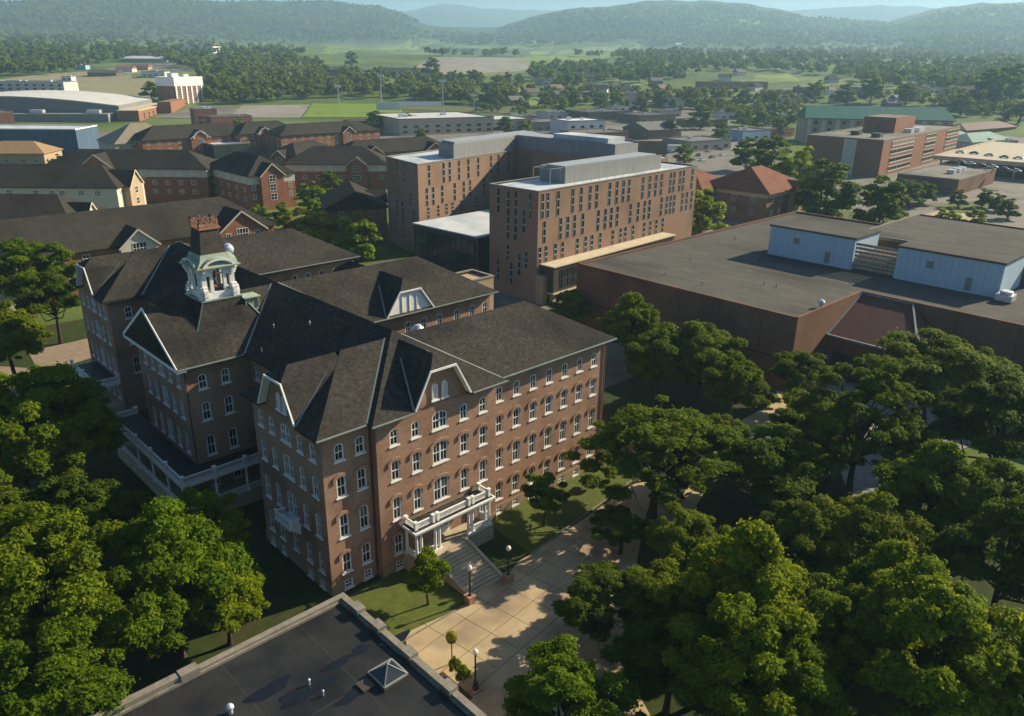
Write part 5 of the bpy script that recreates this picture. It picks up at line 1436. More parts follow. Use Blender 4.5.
make_proto('mid0', 21, 9000, .36, 'leaf_m', nb=48, z0=-3); make_proto('mid1', 22, 9000, .36, 'leaf_m2', nb=44, z0=-3.5); make_proto('mid2', 23, 9000, .36, 'leaf_y', nb=40, z0=-3.5)
make_proto('shrub', 24, 5000, .16, 'leaf_b', R_=2, z0=.3, z1=3, nb=22, br=(.25, .4), r0=.1, nl=6)
make_proto('smalltree', 25, 14000, .1, 'leaf_b', R_=2.2, z0=1.2, z1=5.5, nb=34, br=(.22, .36), r0=.12, nl=10)
make_proto('pine', 26, 6000, .4, 'leaf_c', R_=4, z0=2, z1=17, nb=40, br=(.2, .3), shape='cone')
def plant(key, x, y, z, Rm, H, label, cat='tree', group=None, name=None, rz=None):
    cm, tm, R0, H0 = PROTO[key]
    nm = name or {'oak': 'oak_tree', 'map': 'maple_tree', 'ope': 'oak_tree', 'mid': 'leafy_tree', 'shr': 'shrub', 'sma': 'young_tree', 'pin': 'pine_tree'}[key[:3]]
    e_ = empty(nm, (x, y, z), label, cat, group, random.uniform(0, 6.28) if rz is None else rz)
    e_.scale = (Rm/R0, Rm/R0, H/H0)
    link('trunk', tm, e_); link('crown', cm, e_)
    return e_
def tree(px, py, rpx, key, label, H=None, ratio=2.35, group=None, cf=.6, cat='tree', name=None, hmax=19, rz=None):
    h = H or 14.0
    for it in range(4):
        q = gp(px, py, cf*h) if py > 128 else gp(px, py+.85*rpx)
        D_ = np.linalg.norm(q-CO); Rm = rpx*D_/CF
        if H is None: h = min(hmax, max(3.0, ratio*Rm))
        elif key[:3] == 'mid': h = max(H, 1.75*Rm)
    gz = float(terrain(q[0], q[1]))
    return plant(key, q[0], q[1], gz, Rm, h, label, cat, group, name, rz)

# left side
random.seed(21)
tree(24, 268, 42, 'maple0', 'large rounded tree at the left edge beside the far end of the hall', H=17)
tree(8, 338, 36, 'oak0', 'dark tree at the left edge below the rounded tree and the tan street', H=15)
tree(52, 412, 66, 'maple0', 'big sunlit tree left of the verandah, crown as tall as the porch roof', H=18)
tree(20, 455, 56, 'oak0', 'broad tree at the left edge overlapping the big sunlit tree', H=16)
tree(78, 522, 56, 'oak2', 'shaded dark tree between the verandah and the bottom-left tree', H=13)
tree(30, 585, 82, 'oak1', 'big tree filling the lower left corner, blue-green leaves', H=18)
tree(165, 560, 74, 'maple1', 'bright green tree in front of the verandah, beside the flat black roof', H=17)
tree(210, 534, 44, 'maple0', 'rounded bright tree against the verandah columns', H=14)
tree(110, 625, 60, 'oak0', 'dark leafy tree between the bright front tree and the corner tree', H=13)
tree(222, 590, 48, 'maple1', 'low bright tree right of the bright front tree, near the hall corner', H=10)
tree(-30, 530, 60, 'oak2', 'dark tree half outside the left edge of the picture', H=16)
tree(52, 300, 30, 'oak2', 'dark tree between the left edge tree and the far end block of the hall', H=14)
tree(40, 690, 70, 'oak1', 'tree cut by the bottom edge at the lower left, below the corner tree', H=14)
tree(150, 300, 10, 'mid1', 'small tree on the lawn beside the far end block of the hall', H=6)
# small planted trees near the steps
tree(427, 573, 24, 'smalltree', 'small round tree on the lawn left of the front steps', H=6.2)
tree(545, 494, 26, 'smalltree', 'thin young tree on the lawn in front of the right wing', H=7)
# right of the hall
tree(570, 306, 24, 'maple0', 'small bright tree between the right wing and the residence podium', H=9)
tree(632, 322, 40, 'maple1', 'tall bright tree at the far corner of the right wing', H=15)
tree(700, 352, 48, 'oak0', 'rounded tree in front of the auditorium wall, right of the tall bright tree', H=14)
tree(735, 385, 34, 'oak1', 'spreading tree hugging the left corner of the auditorium', H=12)
big = plant('open', 35.2, -12.6, 0, 10.8, 15.0, 'tall spreading oak with bare limbs showing, between the right wing and the walkway')
tree(775, 465, 64, 'oak1', 'broad dark tree right of the tan path', H=12)
tree(622, 528, 34, 'oak2', 'low dark tree at the foot of the tall spreading oak', H=5.5)
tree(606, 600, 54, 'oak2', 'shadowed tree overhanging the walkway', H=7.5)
tree(745, 585, 80, 'maple1', 'big bright tree in the middle of the grove at lower right', H=18)
tree(745, 660, 76, 'maple0', 'bright tree at the bottom edge below the big middle one', H=15)
tree(672, 655, 60, 'oak2', 'dark tree between the walkway and the bright bottom tree', H=10)
tree(568, 705, 74, 'maple0', 'rounded bright tree cut by the bottom edge beside the lamp', H=10.5)
tree(800, 372, 34, 'oak0', 'small rounded tree at the front corner of the auditorium', H=10)
tree(935, 372, 66, 'oak1', 'wide oak right of the entrance oak, before the auditorium wall', H=16)
tree(1000, 430, 56, 'oak2', 'dark oak at the right edge below the auditorium', H=16)
tree(935, 490, 62, 'maple1', 'bright conical tree in the right part of the grove', H=16)
tree(865, 540, 56, 'oak0', 'dark tree in the shade between the two brightest grove trees', H=13)
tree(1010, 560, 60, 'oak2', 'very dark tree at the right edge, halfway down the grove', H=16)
tree(940, 650, 86, 'maple0', 'large bright tree in the lower right corner', H=17)
tree(845, 640, 62, 'oak1', 'tree at the bottom between the two large bright trees', H=13)
tree(1040, 680, 60, 'maple1', 'tree cut off by the lower right corner', H=15)
plant('open', 56.5, -26.4, 0, 8.5, 19, 'tall open oak with a dark trunk standing by the grey path before the entrance', rz=2.0)
tree(800, 545, 45, 'oak2', 'dark low tree behind the big bright middle tree', H=12)
tree(690, 545, 44, 'oak0', 'shaded tree behind the shadowed walkway tree', H=10)
tree(665, 600, 46, 'oak1', 'dark tree under the big bright middle tree, beside the walkway', H=10)
tree(815, 425, 46, 'oak1', 'rounded tree between the plaza and the tan path', H=13)
tree(985, 500, 44, 'oak0', 'tree at the right behind the bright conical tree', H=14)
tree(890, 590, 54, 'maple1', 'bright tree above the lower right corner tree', H=14)
tree(790, 690, 60, 'maple0', 'low bright tree at the bottom edge right of centre', H=12)
tree(660, 360, 38, 'oak1', 'tree between the tall bright tree and the auditorium', H=13)
tree(990, 385, 34, 'oak0', 'tree against the auditorium wall near the right edge', H=13)
tree(905, 440, 30, 'oak2', 'dark tree at the end of the grey path', H=11)
tree(722, 440, 34, 'oak1', 'low tree by the tan path behind the tall spreading oak', H=9)
tree(832, 450, 32, 'oak0', 'low tree left of the dark-trunked oak by the grey path', H=8)
tree(680, 470, 30, 'oak2', 'dark low tree beside the trunk of the tall spreading oak', H=8)
tree(905, 470, 30, 'oak1', 'low tree right of the dark-trunked oak by the grey path', H=8)
# mid-distance trees, one by one
MID = [
 (703, 205, 24, 'mid1', 'bright tall tree against the right end of the front tower', 15), (302, 222, 22, 'mid2', 'yellow-green tree behind the hall roof, left of two', 13), (326, 226, 17, 'mid2', 'small yellow-green tree next to the left one behind the hall roof', 11),
 (358, 230, 21, 'mid1', 'round green tree behind the hall roof left of the rear tower', 14), (312, 192, 15, 'mid1', 'tree in the gap beside the bent dormitory', 11), (330, 180, 12, 'mid0', 'dark tree in the gap between the bent dormitory and the hipped one', 9),
 (125, 247, 18, 'mid1', 'bright tree behind the far end of the hall roof', 9), (98, 250, 16, 'mid1', 'bright bushy tree left of the one behind the hall roof', 8), (148, 243, 12, 'mid1', 'low bright tree by the dark dormer of the long dormitory', 8),
 (772, 152, 22, 'mid0', 'tall green tree left of the office block', 15), (800, 165, 26, 'mid1', 'bright spreading tree in front of the office block', 16), (826, 182, 30, 'mid0', 'large round tree on the lawn beside the office block', 17),
 (748, 150, 16, 'mid0', 'dark tree behind the red tile roof', 12), (884, 196, 25, 'mid0', 'dark round tree on the lawn before the brick annexe', 13), (912, 190, 12, 'mid0', 'narrow tree by the annexe wall', 9), (926, 190, 10, 'mid0', 'second narrow tree by the annexe wall', 8), (900, 186, 10, 'mid0', 'third small tree between the round tree and the annexe', 8),
 (948, 216, 12, 'mid1', 'bright round bush-like tree on the plaza', 6), (975, 214, 9, 'mid1', 'small round tree right of the bright plaza tree', 5), (985, 196, 8, 'mid0', 'dark little tree at the plaza edge', 6), (998, 200, 8, 'mid0', 'little tree at the plaza edge near the parking deck', 6), (1010, 206, 9, 'mid0', 'rightmost little tree on the plaza edge', 6), (960, 196, 8, 'mid0', 'leftmost dark little tree in the plaza row', 6),
 (212, 214, 9, 'mid1', 'small green tree before the dark brick wall left of the arched gable', 8), (258, 214, 11, 'mid1', 'green tree at the foot of the bent dormitory', 9), (283, 212, 10, 'mid0', 'dark green tree by the lit end of the bent dormitory', 9),
 (322, 208, 12, 'mid1', 'bright tree below the tree in the dormitory gap', 9), (372, 212, 10, 'mid0', 'dark tree between the brown gabled dormitory and the rear tower', 10), (285, 160, 8, 'mid0', 'tree before the arch-gabled dormitory', 10), (345, 166, 9, 'mid1', 'tree in front of the hipped cream dormitory', 9),
 (98, 156, 7, 'mid0', 'small tree beside the blue building', 8), (60, 160, 8, 'mid1', 'small tree behind the orange-brown roof', 8), (240, 128, 8, 'mid0', 'tree beside the brick flat-roofed block', 10), (410, 122, 9, 'mid1', 'tree left of the wide beige building', 10),
 (420, 132, 6, 'mid0', 'small tree behind the rear tower roof', 7), (505, 126, 9, 'mid0', 'round tree by the beige flat building', 9), (525, 127, 8, 'mid1', 'round tree right of the one by the beige flat building', 9), (376, 122, 10, 'mid0', 'dark tree below the sports field scoreboard', 10), (366, 126, 8, 'pine', 'dark pine below the sports field', 10),
 (152, 92, 8, 'mid0', 'round dark tree between the arena and the brick tower block', 12), (352, 60, 7, 'mid0', 'lone dark tree on the far green field', 14), (432, 68, 9, 'mid0', 'large lone tree by the far car park', 17), (519, 81, 6, 'mid0', 'round tree near the far orange building', 10),
 (655, 150, 8, 'mid0', 'tree beside the small gabled house in town', 8), (668, 128, 10, 'pine', 'dark pine clump in the town right of centre', 14), (700, 118, 12, 'mid0', 'broad dark tree above the town roofs', 12), (685, 150, 10, 'mid1', 'pale tree behind the front tower roof', 9), (722, 130, 10, 'mid0', 'tree left of the blue-grey shed in town', 10), (742, 118, 9, 'mid1', 'pale tree above the blue-grey shed', 9),
 (760, 122, 9, 'mid0', 'tree right of the blue-grey shed', 10), (778, 128, 9, 'mid0', 'tree left of the green-roofed block', 9), (985, 92, 16, 'mid0', 'large dark tree at the right, above the teal pavilion', 20), (1008, 88, 16, 'mid0', 'large dark tree at the right edge above the road', 20), (1018, 112, 12, 'pine', 'dark pine at the right edge', 18), (960, 106, 10, 'mid0', 'tree behind the red-brown roofed shed', 12),
 (870, 92, 12, 'mid0', 'tree above the green roof, left of the pavilion', 14), (845, 96, 10, 'mid0', 'dark tree over the middle of the green roof', 12), (815, 92, 10, 'mid1', 'pale tree beside the white shed above the green roof', 12), (905, 96, 10, 'mid0', 'tree above the right end of the green roof', 12), (640, 106, 9, 'mid0', 'tree between the dark town roofs', 10), (600, 102, 8, 'mid0', 'tree above the dark-roofed shops', 9), (560, 104, 8, 'mid1', 'pale tree above the grey flat roof in town', 9), (545, 100, 7, 'mid0', 'small tree left of the blue metal shed', 8), (575, 98, 7, 'mid0', 'tree in front of the blue metal shed', 8), (618, 100, 7, 'mid1', 'pale tree right of the blue metal shed', 8), (660, 98, 8, 'mid0', 'tree in the strip right of the blue metal shed', 9), (690, 96, 8, 'mid0', 'tree left of the brick motel', 10), (720, 98, 8, 'mid1', 'pale tree before the brick motel', 9), (745, 98, 8, 'mid0', 'dark tree before the brick motel', 9), (770, 100, 8, 'mid0', 'tree before the right end of the brick motel', 10), (495, 98, 8, 'mid0', 'tree in the hedge behind the sports field', 10),
]
for px, py, rp, key, lab, H in MID: tree(px, py, rp*1.15, key, lab, H=H, group='single trees among the campus and town buildings')
# shrubs
for px, py, rp, lab in ((463, 672, 8, 'low shrub in the bed beside the flat black roof'), (455, 664, 7, 'second low shrub at the upper end of the bed'), (935, 222, 6, 'dark shrub at the foot of the bright plaza tree'), (925, 232, 6, 'reddish-green shrub at the car park corner'), (770, 398, 10, 'leafy shrub at the auditorium corner'), (610, 472, 10, 'shrub between lawn and walkway trees'), (590, 480, 8, 'low shrub at the lawn edge before the right wing')):
    tree(px, py, rp, 'shrub', lab, H=2.0, cat='shrub')

# ---- far woods: one object for each stretch of wood that reads as a mass
def wood(name, polys, n, seed, hr=(9, 16), quads=130, m='leaf_far', size=.16):
    """polys: outlines in the photograph of where the wood lies; trees are scattered over the terrain they cover"""
    rng = np.random.default_rng(seed)
    bases = []
    for k in range(5):
        P, N, c, rad = crown_points(rng, quads, 1.0, .15, 2.2, 16, (.3, .5), .85)
        bases.append((P, N))
    PT = []
    tot = 0
    areas = [abs(sum(p[i][0]*p[(i+1) % len(p)][1]-p[(i+1) % len(p)][0]*p[i][1] for i in range(len(p))))/2 for p in polys]
    AP = []; AN = []; AS = []
    for poly, ar_ in zip(polys, areas):
        want = max(3, int(n*ar_/sum(areas))); xs = [p[0] for p in poly]; ys = [p[1] for p in poly]
        got = 0; guard = 0
        while got < want and guard < want*30:
            guard += 1
            x, y = rng.uniform(min(xs), max(xs)), rng.uniform(min(ys), max(ys))
            ins = False; j = len(poly)-1
            for i in range(len(poly)):
                if (poly[i][1] > y) != (poly[j][1] > y) and x < (poly[j][0]-poly[i][0])*(y-poly[i][1])/(poly[j][1]-poly[i][1])+poly[i][0]: ins = not ins
                j = i
            if not ins: continue
            q = gp(x, y); got += 1
            H = rng.uniform(*hr); r = H*rng.uniform(.36, .52)
            a = rng.uniform(0, 6.28); P, N = bases[rng.integers(5)]
            ca, sa = math.cos(a), math.sin(a); M3 = np.array([[ca, -sa, 0], [sa, ca, 0], [0, 0, 1]])
            AP.append((P@M3.T)*np.array([r, r, H/2.2])+np.array([q[0], q[1], float(terrain(q[0], q[1]))-.3])); AN.append(N@M3.T); AS.append(np.full(quads, r))
    P = np.vstack(AP); N = np.vstack(AN); s = np.concatenate(AS)
    me = leaf_mesh(name, P, N, 1.0*size*2.2*s[:, None].ravel()/1.0 if False else size*2.0*s, rng, MT[m])
    o = link(name, me); o['kind'] = 'stuff'; return o
# ------------------------------------------------------------------ woods, fields, town
wood('far_woods', [[(-40, 45), (120, 38), (300, 50), (312, 64), (330, 74), (240, 98), (208, 102), (200, 76), (160, 62), (110, 64), (60, 76), (-40, 78)]], 850, 1, (11, 19), 130)
wood('far_woods', [[(212, 84), (330, 74), (440, 80), (520, 86), (510, 106), (430, 104), (400, 99), (310, 99), (236, 106), (214, 104)]], 420, 2, (9, 16), 150)
wood('far_woods', [[(520, 76), (560, 68), (640, 62), (700, 66), (800, 58), (1060, 52), (1060, 86), (960, 92), (890, 90), (830, 78), (780, 72), (700, 74), (650, 86), (600, 84), (560, 92)]], 700, 3, (11, 20), 130)
wood('far_woods', [[(-60, 10), (330, 8), (390, 16), (420, 30), (520, 36), (560, 34), (800, 28), (900, 26), (1100, 12), (1100, 54), (900, 44), (800, 46), (700, 50), (640, 40), (560, 46), (430, 40), (310, 44), (120, 40), (-60, 46)]], 3000, 4, (13, 22), 56, size=.24)
wood('plain_woods', [[(430, 36), (640, 33), (1080, 33), (1080, 50), (800, 46), (640, 40), (560, 45), (440, 46)], [(420, 50), (520, 54), (520, 58), (420, 56)], [(560, 56), (1060, 46), (1060, 58), (640, 64)]], 1500, 16, (12, 20), 60, size=.24)
wood('hill_woods', [[(-60, 4), (330, 3), (390, 10), (420, 24), (-60, 26)], [(500, 30), (560, 15), (640, 7), (740, 7), (800, 18), (900, 26), (940, 14), (1000, 8), (1100, 10), (1100, 30), (520, 34)]], 3600, 14, (14, 24), 36, size=.3)
wood('town_trees', [[(520, 92), (640, 90), (720, 96), (800, 98), (800, 130), (740, 122), (690, 112), (640, 104), (520, 110)], [(880, 96), (1060, 84), (1060, 118), (1000, 122), (930, 108)]], 460, 5, (5, 12), 140)
wood('hedge', [[(480, 104), (530, 108), (530, 116), (470, 112)], [(440, 82), (520, 88), (520, 92), (440, 90)]], 46, 6, (4, 8), 120)

fm1 = noise_mat('meadow', (.13, .19, .035), (.2, .25, .06), .03, .95, .1, coord='World')
fm2 = noise_mat('hay_field', (.15, .17, .06), (.22, .22, .09), .02, .95, .1, coord='World')
fm3 = noise_mat('sports_turf', (.12, .19, .02), (.17, .24, .03), .05, .95, .1, coord='World')
fm4 = noise_mat('gravel_yard', (.2, .18, .15), (.28, .26, .22), .04, .95, .1, coord='World')
fm5 = noise_mat('rail_yard', (.2, .18, .10), (.28, .25, .15), .03, .95, .1, coord='World', stretch=(1, 3, 1))
def field(name, px, m, dz=.35, n=16): return drape(name, [gp(a, b) for a, b in px], m, dz, n)
field('sports_field', [(302, 118), (404, 117), (400, 104), (312, 104)], fm3)
field('gravel_lot', [(228, 118), (300, 118), (310, 105), (242, 106)], fm4)
field('outfield', [(402, 110), (510, 114), (520, 104), (402, 103)], noise_mat('dull_turf', (.07, .09, .025), (.11, .12, .04), .04))
field('rail_yard', [(-30, 114), (152, 104), (160, 64), (-30, 82)], fm5)
for k in range(4): field('rail_track', [(-30, 104-k*5), (120, 84-k*4), (120, 83.6-k*4), (-30, 103.4-k*5)], MT['lot'], .45)
field('service_yard', [(150, 118), (236, 120), (240, 108), (200, 106)], MT['lot'], .3)
field('far_street', [(150, 72), (200, 72), (186, 46), (168, 46)], MT['lot'])
field('meadow', [(310, 54), (420, 49), (410, 39), (330, 45)], fm1, .5)
field('meadow', [(420, 44), (550, 52), (560, 40), (420, 38)], fm1, .5)
field('meadow', [(520, 62), (650, 58), (640, 42), (530, 52)], fm1, .5)
field('meadow', [(600, 78), (690, 74), (680, 64), (610, 68)], fm1, .5)
field('meadow', [(810, 62), (870, 60), (850, 50), (815, 54)], fm1, .5)
field('meadow', [(940, 88), (1000, 80), (990, 72), (945, 80)], fm1, .5)
field('far_car_park', [(400, 76), (530, 70), (530, 58), (430, 58)], fm4, .5)
field('meadow', [(700, 112), (770, 110), (770, 100), (720, 102)], fm1, .4)
field('town_ground', [(400, 160), (760, 150), (720, 106), (480, 116)], MT['lot'], .2)
field('meadow', [(600, 140), (680, 134), (690, 126), (640, 128)], fm2, .4)
field('town_lawn', [(500, 106), (640, 104), (640, 98), (520, 98)], fm1, .4)
field('meadow', [(512, 66), (600, 63), (600, 57), (515, 60)], fm1, .5)
field('meadow', [(590, 88), (650, 86), (640, 76), (600, 78)], fm1, .5)
field('meadow', [(640, 104), (700, 100), (690, 94), (650, 96)], fm2, .5)
field('meadow', [(750, 84), (800, 82), (790, 74), (756, 76)], fm1, .5)
field('meadow', [(230, 94), (285, 92), (280, 84), (236, 86)], fm1, .6)
field('meadow', [(90, 52), (116, 52), (112, 46), (94, 46)], fm1, .6)
for k, c4 in enumerate(([(60, 24), (120, 22), (116, 17), (70, 18)], [(250, 20), (310, 22), (300, 16), (256, 15)], [(600, 22), (650, 20), (640, 15), (606, 16)], [(700, 26), (770, 26), (760, 20), (708, 20)], [(950, 20), (1000, 18), (996, 13), (955, 14)])): field('hill_meadow', c4, fm2, 1.5)
field('hillside_road', [(935, 96), (960, 100), (1030, 72), (1015, 68)], fm4, .5)
field('far_street', [(880, 150), (1060, 168), (1060, 140), (940, 132)], MT['lot'], .25)

TW = {k: noise_mat('town_'+k, a, b, .5, .85, .2) for k, a, b in (('beige', (.36, .31, .22), (.46, .4, .3)), ('grey', (.2, .2, .19), (.28, .275, .26)), ('brick', (.2, .085, .055), (.28, .12, .075)), ('brown', (.13, .09, .06), (.19, .13, .09)),
      ('white', (.55, .55, .53), (.66, .66, .64)), ('blue', (.25, .38, .5), (.34, .47, .58)), ('orange', (.36, .22, .1), (.45, .29, .14)), ('dark', (.06, .055, .05), (.09, .085, .08)), ('slate', (.11, .11, .11), (.16, .155, .15)), ('pale', (.42, .42, .4), (.52, .51, .49)))}
TOWN = [
 (400, 136, 88, 11, 60, -14, 'beige', 'pale', 'wide flat beige building with a pale grey roof behind the rear tower'),
 (488, 131, 44, 8, 40, -14, 'beige', 'pale', 'low flat building right of the wide beige one'),
 (536, 132, 40, 7, 30, -14, 'grey', 'slate', 'low grey flat-roofed shop block in town'),
 (568, 136, 38, 10, 24, -14, 'white', 'white', 'white and pale blue flat building with rooftop plant in town'),
 (584, 147, 46, 8, 26, -12, 'brick', 'brown', 'red brick shop building in front of the white one'),
 (588, 122, 46, 8, 34, -12, 'dark', 'dark', 'dark flat-roofed shop block behind the white building'),
 (640, 124, 38, 7, 30, -12, 'brown', 'dark', 'brown flat-roofed shop block right of the dark one'),
 (648, 140, 36, 9, 26, -10, 'brown', 'slate', 'dark brown two-storey block above the small gabled house'),
 (598, 152, 36, 6, 20, -14, 'dark', 'white', 'low dark block with a bright white roof behind the front tower'),
 (690, 152, 46, 6, 24, -10, 'grey', 'slate', 'long grey flat-roofed store beside the storage yard'),
 (742, 142, 32, 7, 20, -10, 'blue', 'slate', 'pale blue shed with a grey roof between town trees'),
 (770, 138, 28, 6, 18, -10, 'brick', 'brown', 'small red brick building right of the pale blue shed'),
 (596, 91, 34, 7, 26, -20, 'blue', 'pale', 'blue and white metal shed beyond the town'),
 (560, 83, 36, 12, 30, -20, 'orange', 'orange', 'orange-tan block beyond the town'),
 (543, 86, 20, 8, 24, -20, 'beige', 'beige', 'low beige wing left of the orange-tan block'),
 (705, 91, 66, 10, 20, -20, 'brick', 'white', 'long two-storey brick motel with a white roof edge'),
 (770, 96, 32, 6, 18, -20, 'pale', 'white', 'low white-roofed block at the right end of the motel'),
 (801, 96, 18, 9, 14, -20, 'brick', 'white', 'small brick block with a white roof right of the motel'),
 (856, 95, 28, 8, 14, -16, 'brick', 'white', 'white-roofed brick row among trees above the green roof'),
 (676, 108, 40, 7, 26, -14, 'pale', 'slate', 'pale grey building half hidden by trees right of the blue metal shed'),
 (-10, 91, 60, 9, 26, -44, 'pale', 'blue', 'long white and pale blue depot by the rail yard'),
 (88, 77, 24, 7, 20, -44, 'brown', 'dark', 'dark wooden warehouse at the edge of the rail yard'),
 (116, 72, 14, 7, 14, -44, 'white', 'brick', 'little white house with a red roof by the rail yard'),
 (132, 70, 14, 7, 14, -44, 'orange', 'brown', 'little orange-brown house by the rail yard'),
 (142, 78, 20, 7, 16, -44, 'white', 'pale', 'white shed with two bays left of the far street'),
 (124, 62, 34, 8, 30, -44, 'grey', 'pale', 'long pale warehouse beyond the rail yard houses'),
 (160, 52, 46, 12, 50, -44, 'white', 'white', 'far white-roofed factory at the head of the street'),
 (74, 70, 10, 6, 12, -44, 'blue', 'blue', 'small blue-roofed shed before the left wood'),
 (62, 81, 8, 5, 10, -44, 'white', 'white', 'tiny white building at the end of the depot'),
 (320, 76, 26, 9, 30, -30, 'brick', 'brown', 'brick store at the left end of the far shopping strip'),
 (352, 76, 24, 8, 30, -30, 'blue', 'pale', 'pale store in the middle of the far shopping strip'),
 (380, 74, 46, 8, 30, -30, 'grey', 'pale', 'long pale-roofed store at the right end of the far shopping strip'),
 (296, 62, 10, 6, 12, -30, 'white', 'white', 'lone white house in front of the left wood'),
 (352, 128, 60, 5, 18, -12, 'brick', 'maroon', 'low building with a dull red roof beside the sports field'),
 (770, 49, 40, 9, 30, -20, 'blue', 'slate', 'far blue-grey roofed building on the wooded slope'),
 (676, 46, 12, 9, 12, -20, 'white', 'white', 'far white house on the hill slope'),
 (640, 44, 30, 9, 20, -20, 'brown', 'dark', 'far dark farm buildings beside the white hill house'),
 (690, 128, 40, 6, 18, -16, 'brown', 'slate', 'long brown-walled shop among trees left of the pale blue shed'),
 (720, 120, 30, 6, 16, -16, 'pale', 'dark', 'pale shop with a dark roof above the pale blue shed'),
 (660, 118, 22, 6, 14, -16, 'beige', 'brown', 'beige shop with a brown roof left of the dark pine clump'),
 (548, 120, 30, 6, 20, -14, 'pale', 'slate', 'pale flat shop at the back of the town left of the dark block'),
 (510, 124, 26, 6, 20, -14, 'brick', 'slate', 'brick flat shop behind the low grey shop block'),
 (612, 112, 22, 5, 14, -14, 'white', 'slate', 'white low shop among the trees behind the dark block'),
 (780, 122, 24, 6, 14, -16, 'beige', 'slate', 'beige shop left of the green-roofed block'),
 (760, 112, 26, 6, 14, -16, 'brick', 'brown', 'brick shop beyond the beige one left of the green roof'),
 (920, 94, 26, 7, 14, -16, 'pale', 'pale', 'pale hall among trees right of the white-roofed brick row'),
 (990, 150, 30, 5, 14, -20, 'grey', 'pale', 'grey low block behind the parking deck'),
 (212, 128, 30, 8, 16, -8, 'brick', 'slate', 'brick flat-roofed block behind the arch-gabled dormitories'),
 (196, 126, 16, 12, 12, -8, 'brick', 'pale', 'square brick stair block with a pale roof beside the brick tower block'),
]
TW['maroon'] = MT['maroon_roof']
random.seed(5)
for pl_, pb_, wp, h, dep, rot, wm, rm, lab in TOWN:
    A_ = gp(pl_, pb_); D_ = np.linalg.norm(A_-CO); wid = wp*D_/CF/max(.5, math.cos(R(-44-rot)))
    nm = 'house' if 'house' in lab else ('shed' if 'shed' in lab else ('shop' if 'shop' in lab or 'store' in lab else 'town_building'))
    b = Bld(nm, lab, 'building', A_[0], A_[1], rot, 'buildings of the town', z=float(terrain(A_[0], A_[1])))
    if nm == 'house':
        wing(b, 0, wid, 0, dep, h*.7, h*1.2, TW[wm], TW[rm], run0=0, run1=0, z0=-4)
    else:
        flat_block(b, 0, wid, 0, dep, h, TW[wm], TW[rm], copm='coping', z0=-5)
        n = max(2, min(9, int(wid/7)))
        wins(b, '-Y', 0, [(wid*(i+.5)/n, 1.4+3.4*k) for i in range(n) for k in range(2 if h > 8 else 1)], min(3.2, wid/n*.6), 1.8, 'dark', (2, 1))
        for k in range(random.randint(1, 4)):
            m = MB(); x = random.uniform(.1, .8)*wid; y = random.uniform(.15, .6)*dep; m.box(x, x+random.uniform(1.5, 4), y, y+random.uniform(1.5, 3), h-.5, h+random.uniform(.6, 1.8)); b.part(m, 'rooftop_unit', MT['galv'])
# small houses among the far trees: nothing tells one from the next within a kind
rng = np.random.default_rng(31); HW = [('pale', 'dorm', 'small pale house with a dark roof among the trees beyond the town'), ('white', 'brown', 'small white house with a brown roof among the trees beyond the town'), ('brick', 'slate', 'small brick house with a grey roof among the trees beyond the town')]
TW['dorm'] = MT['dorm_roof']
for k in range(48):
    px, py = (rng.uniform(640, 1020), rng.uniform(66, 108)) if k < 34 else (rng.uniform(510, 640), rng.uniform(92, 108))
    q = gp(px, py); wm, rm, lab = HW[k % 3]
    b = Bld('house', lab, 'house', q[0], q[1], float(rng.uniform(-70, 0)), 'far %s houses' % wm, z=float(terrain(q[0], q[1])))
    wing(b, -8, 8, -5, 5, 4.5, 8.5, TW[wm], TW[rm], run0=0, run1=0, z0=-3)
x, y = at_px(640, 150, 7)
b = Bld('house', 'small gabled house with a white gable front and brown roof in town', 'house', x, y, -40, 'buildings of the town')
wing(b, -12, 12, -7, 7, 6, 11.5, TW['beige'], MT['dorm_roof'], run0=0, run1=0); wins(b, '-Y', -7, [(-6, 2), (0, 2), (6, 2)], 1.6, 1.8, 'white', (2, 2))
cross_gable(b, '-Y', -7, -6, 8, 6, 10.5, .6, 7, TW['white'], MT['dorm_roof'])

# ------------------------------------------------------------------ lamps, sign, poles
def lamp_post(x, y, label, hgt=4.1, g='globe lamp posts by the front steps'):
    e_ = empty('street_lamp', (x, y, 0), label, 'street lamp', g)
    m = MB(); m.lathe([(.3, 0), (.3, .35), (.2, .45), (.22, .9), (.1, 1.05), (.07, hgt-.45), (.12, hgt-.42), (.12, hgt-.34)], (0, 0, 0), 10); m.build('post', MT['black_metal'], e_)
    m = MB(); m.lathe([(.1, hgt-.34), (.2, hgt-.25), (.25, hgt-.08), (.22, hgt+.08), (.1, hgt+.2), (.03, hgt+.23)], (0, 0, 0), 14); m.build('globe', MT['globe'], e_, smooth=True)
    m = MB(); m.box(-.4, .4, -.4, .4, -.2, .8 if 'foot of' in label else .15); m.box(-.46, .46, -.46, .46, .8 if 'foot of' in label else .15, .9 if 'foot of' in label else .2); m.build('plinth', MT['brick'], e_)
lamp_post(9.37, -9.97, 'black post lamp with white globe at the left foot of the front steps')
lamp_post(14.4, -10.1, 'black post lamp with white globe at the right foot of the front steps')
lamp_post(2.23, -19.0, 'black post lamp with white globe by the planting bed near the flat black roof')
q = gp(846, 238, 0); 
e_ = empty('street_lamp', (q[0], q[1], 0), 'tall grey lamp post in the car park behind the auditorium', 'street lamp')
m = MB(); m.tube([(0, 0, 0), (0, 0, 8)], [.14, .09], 8); m.build('post', MT['steel'], e_); m = MB(); m.box(-.2, 1.6, -.15, .15, 7.9, 8.15); m.build('lamp_head', MT['steel'], e_)
q = gp(452, 664, 0)
e_ = empty('hanging_planter', (q[0], q[1], 0), 'round flower basket on a thin dark pole by the planting bed', 'planter')
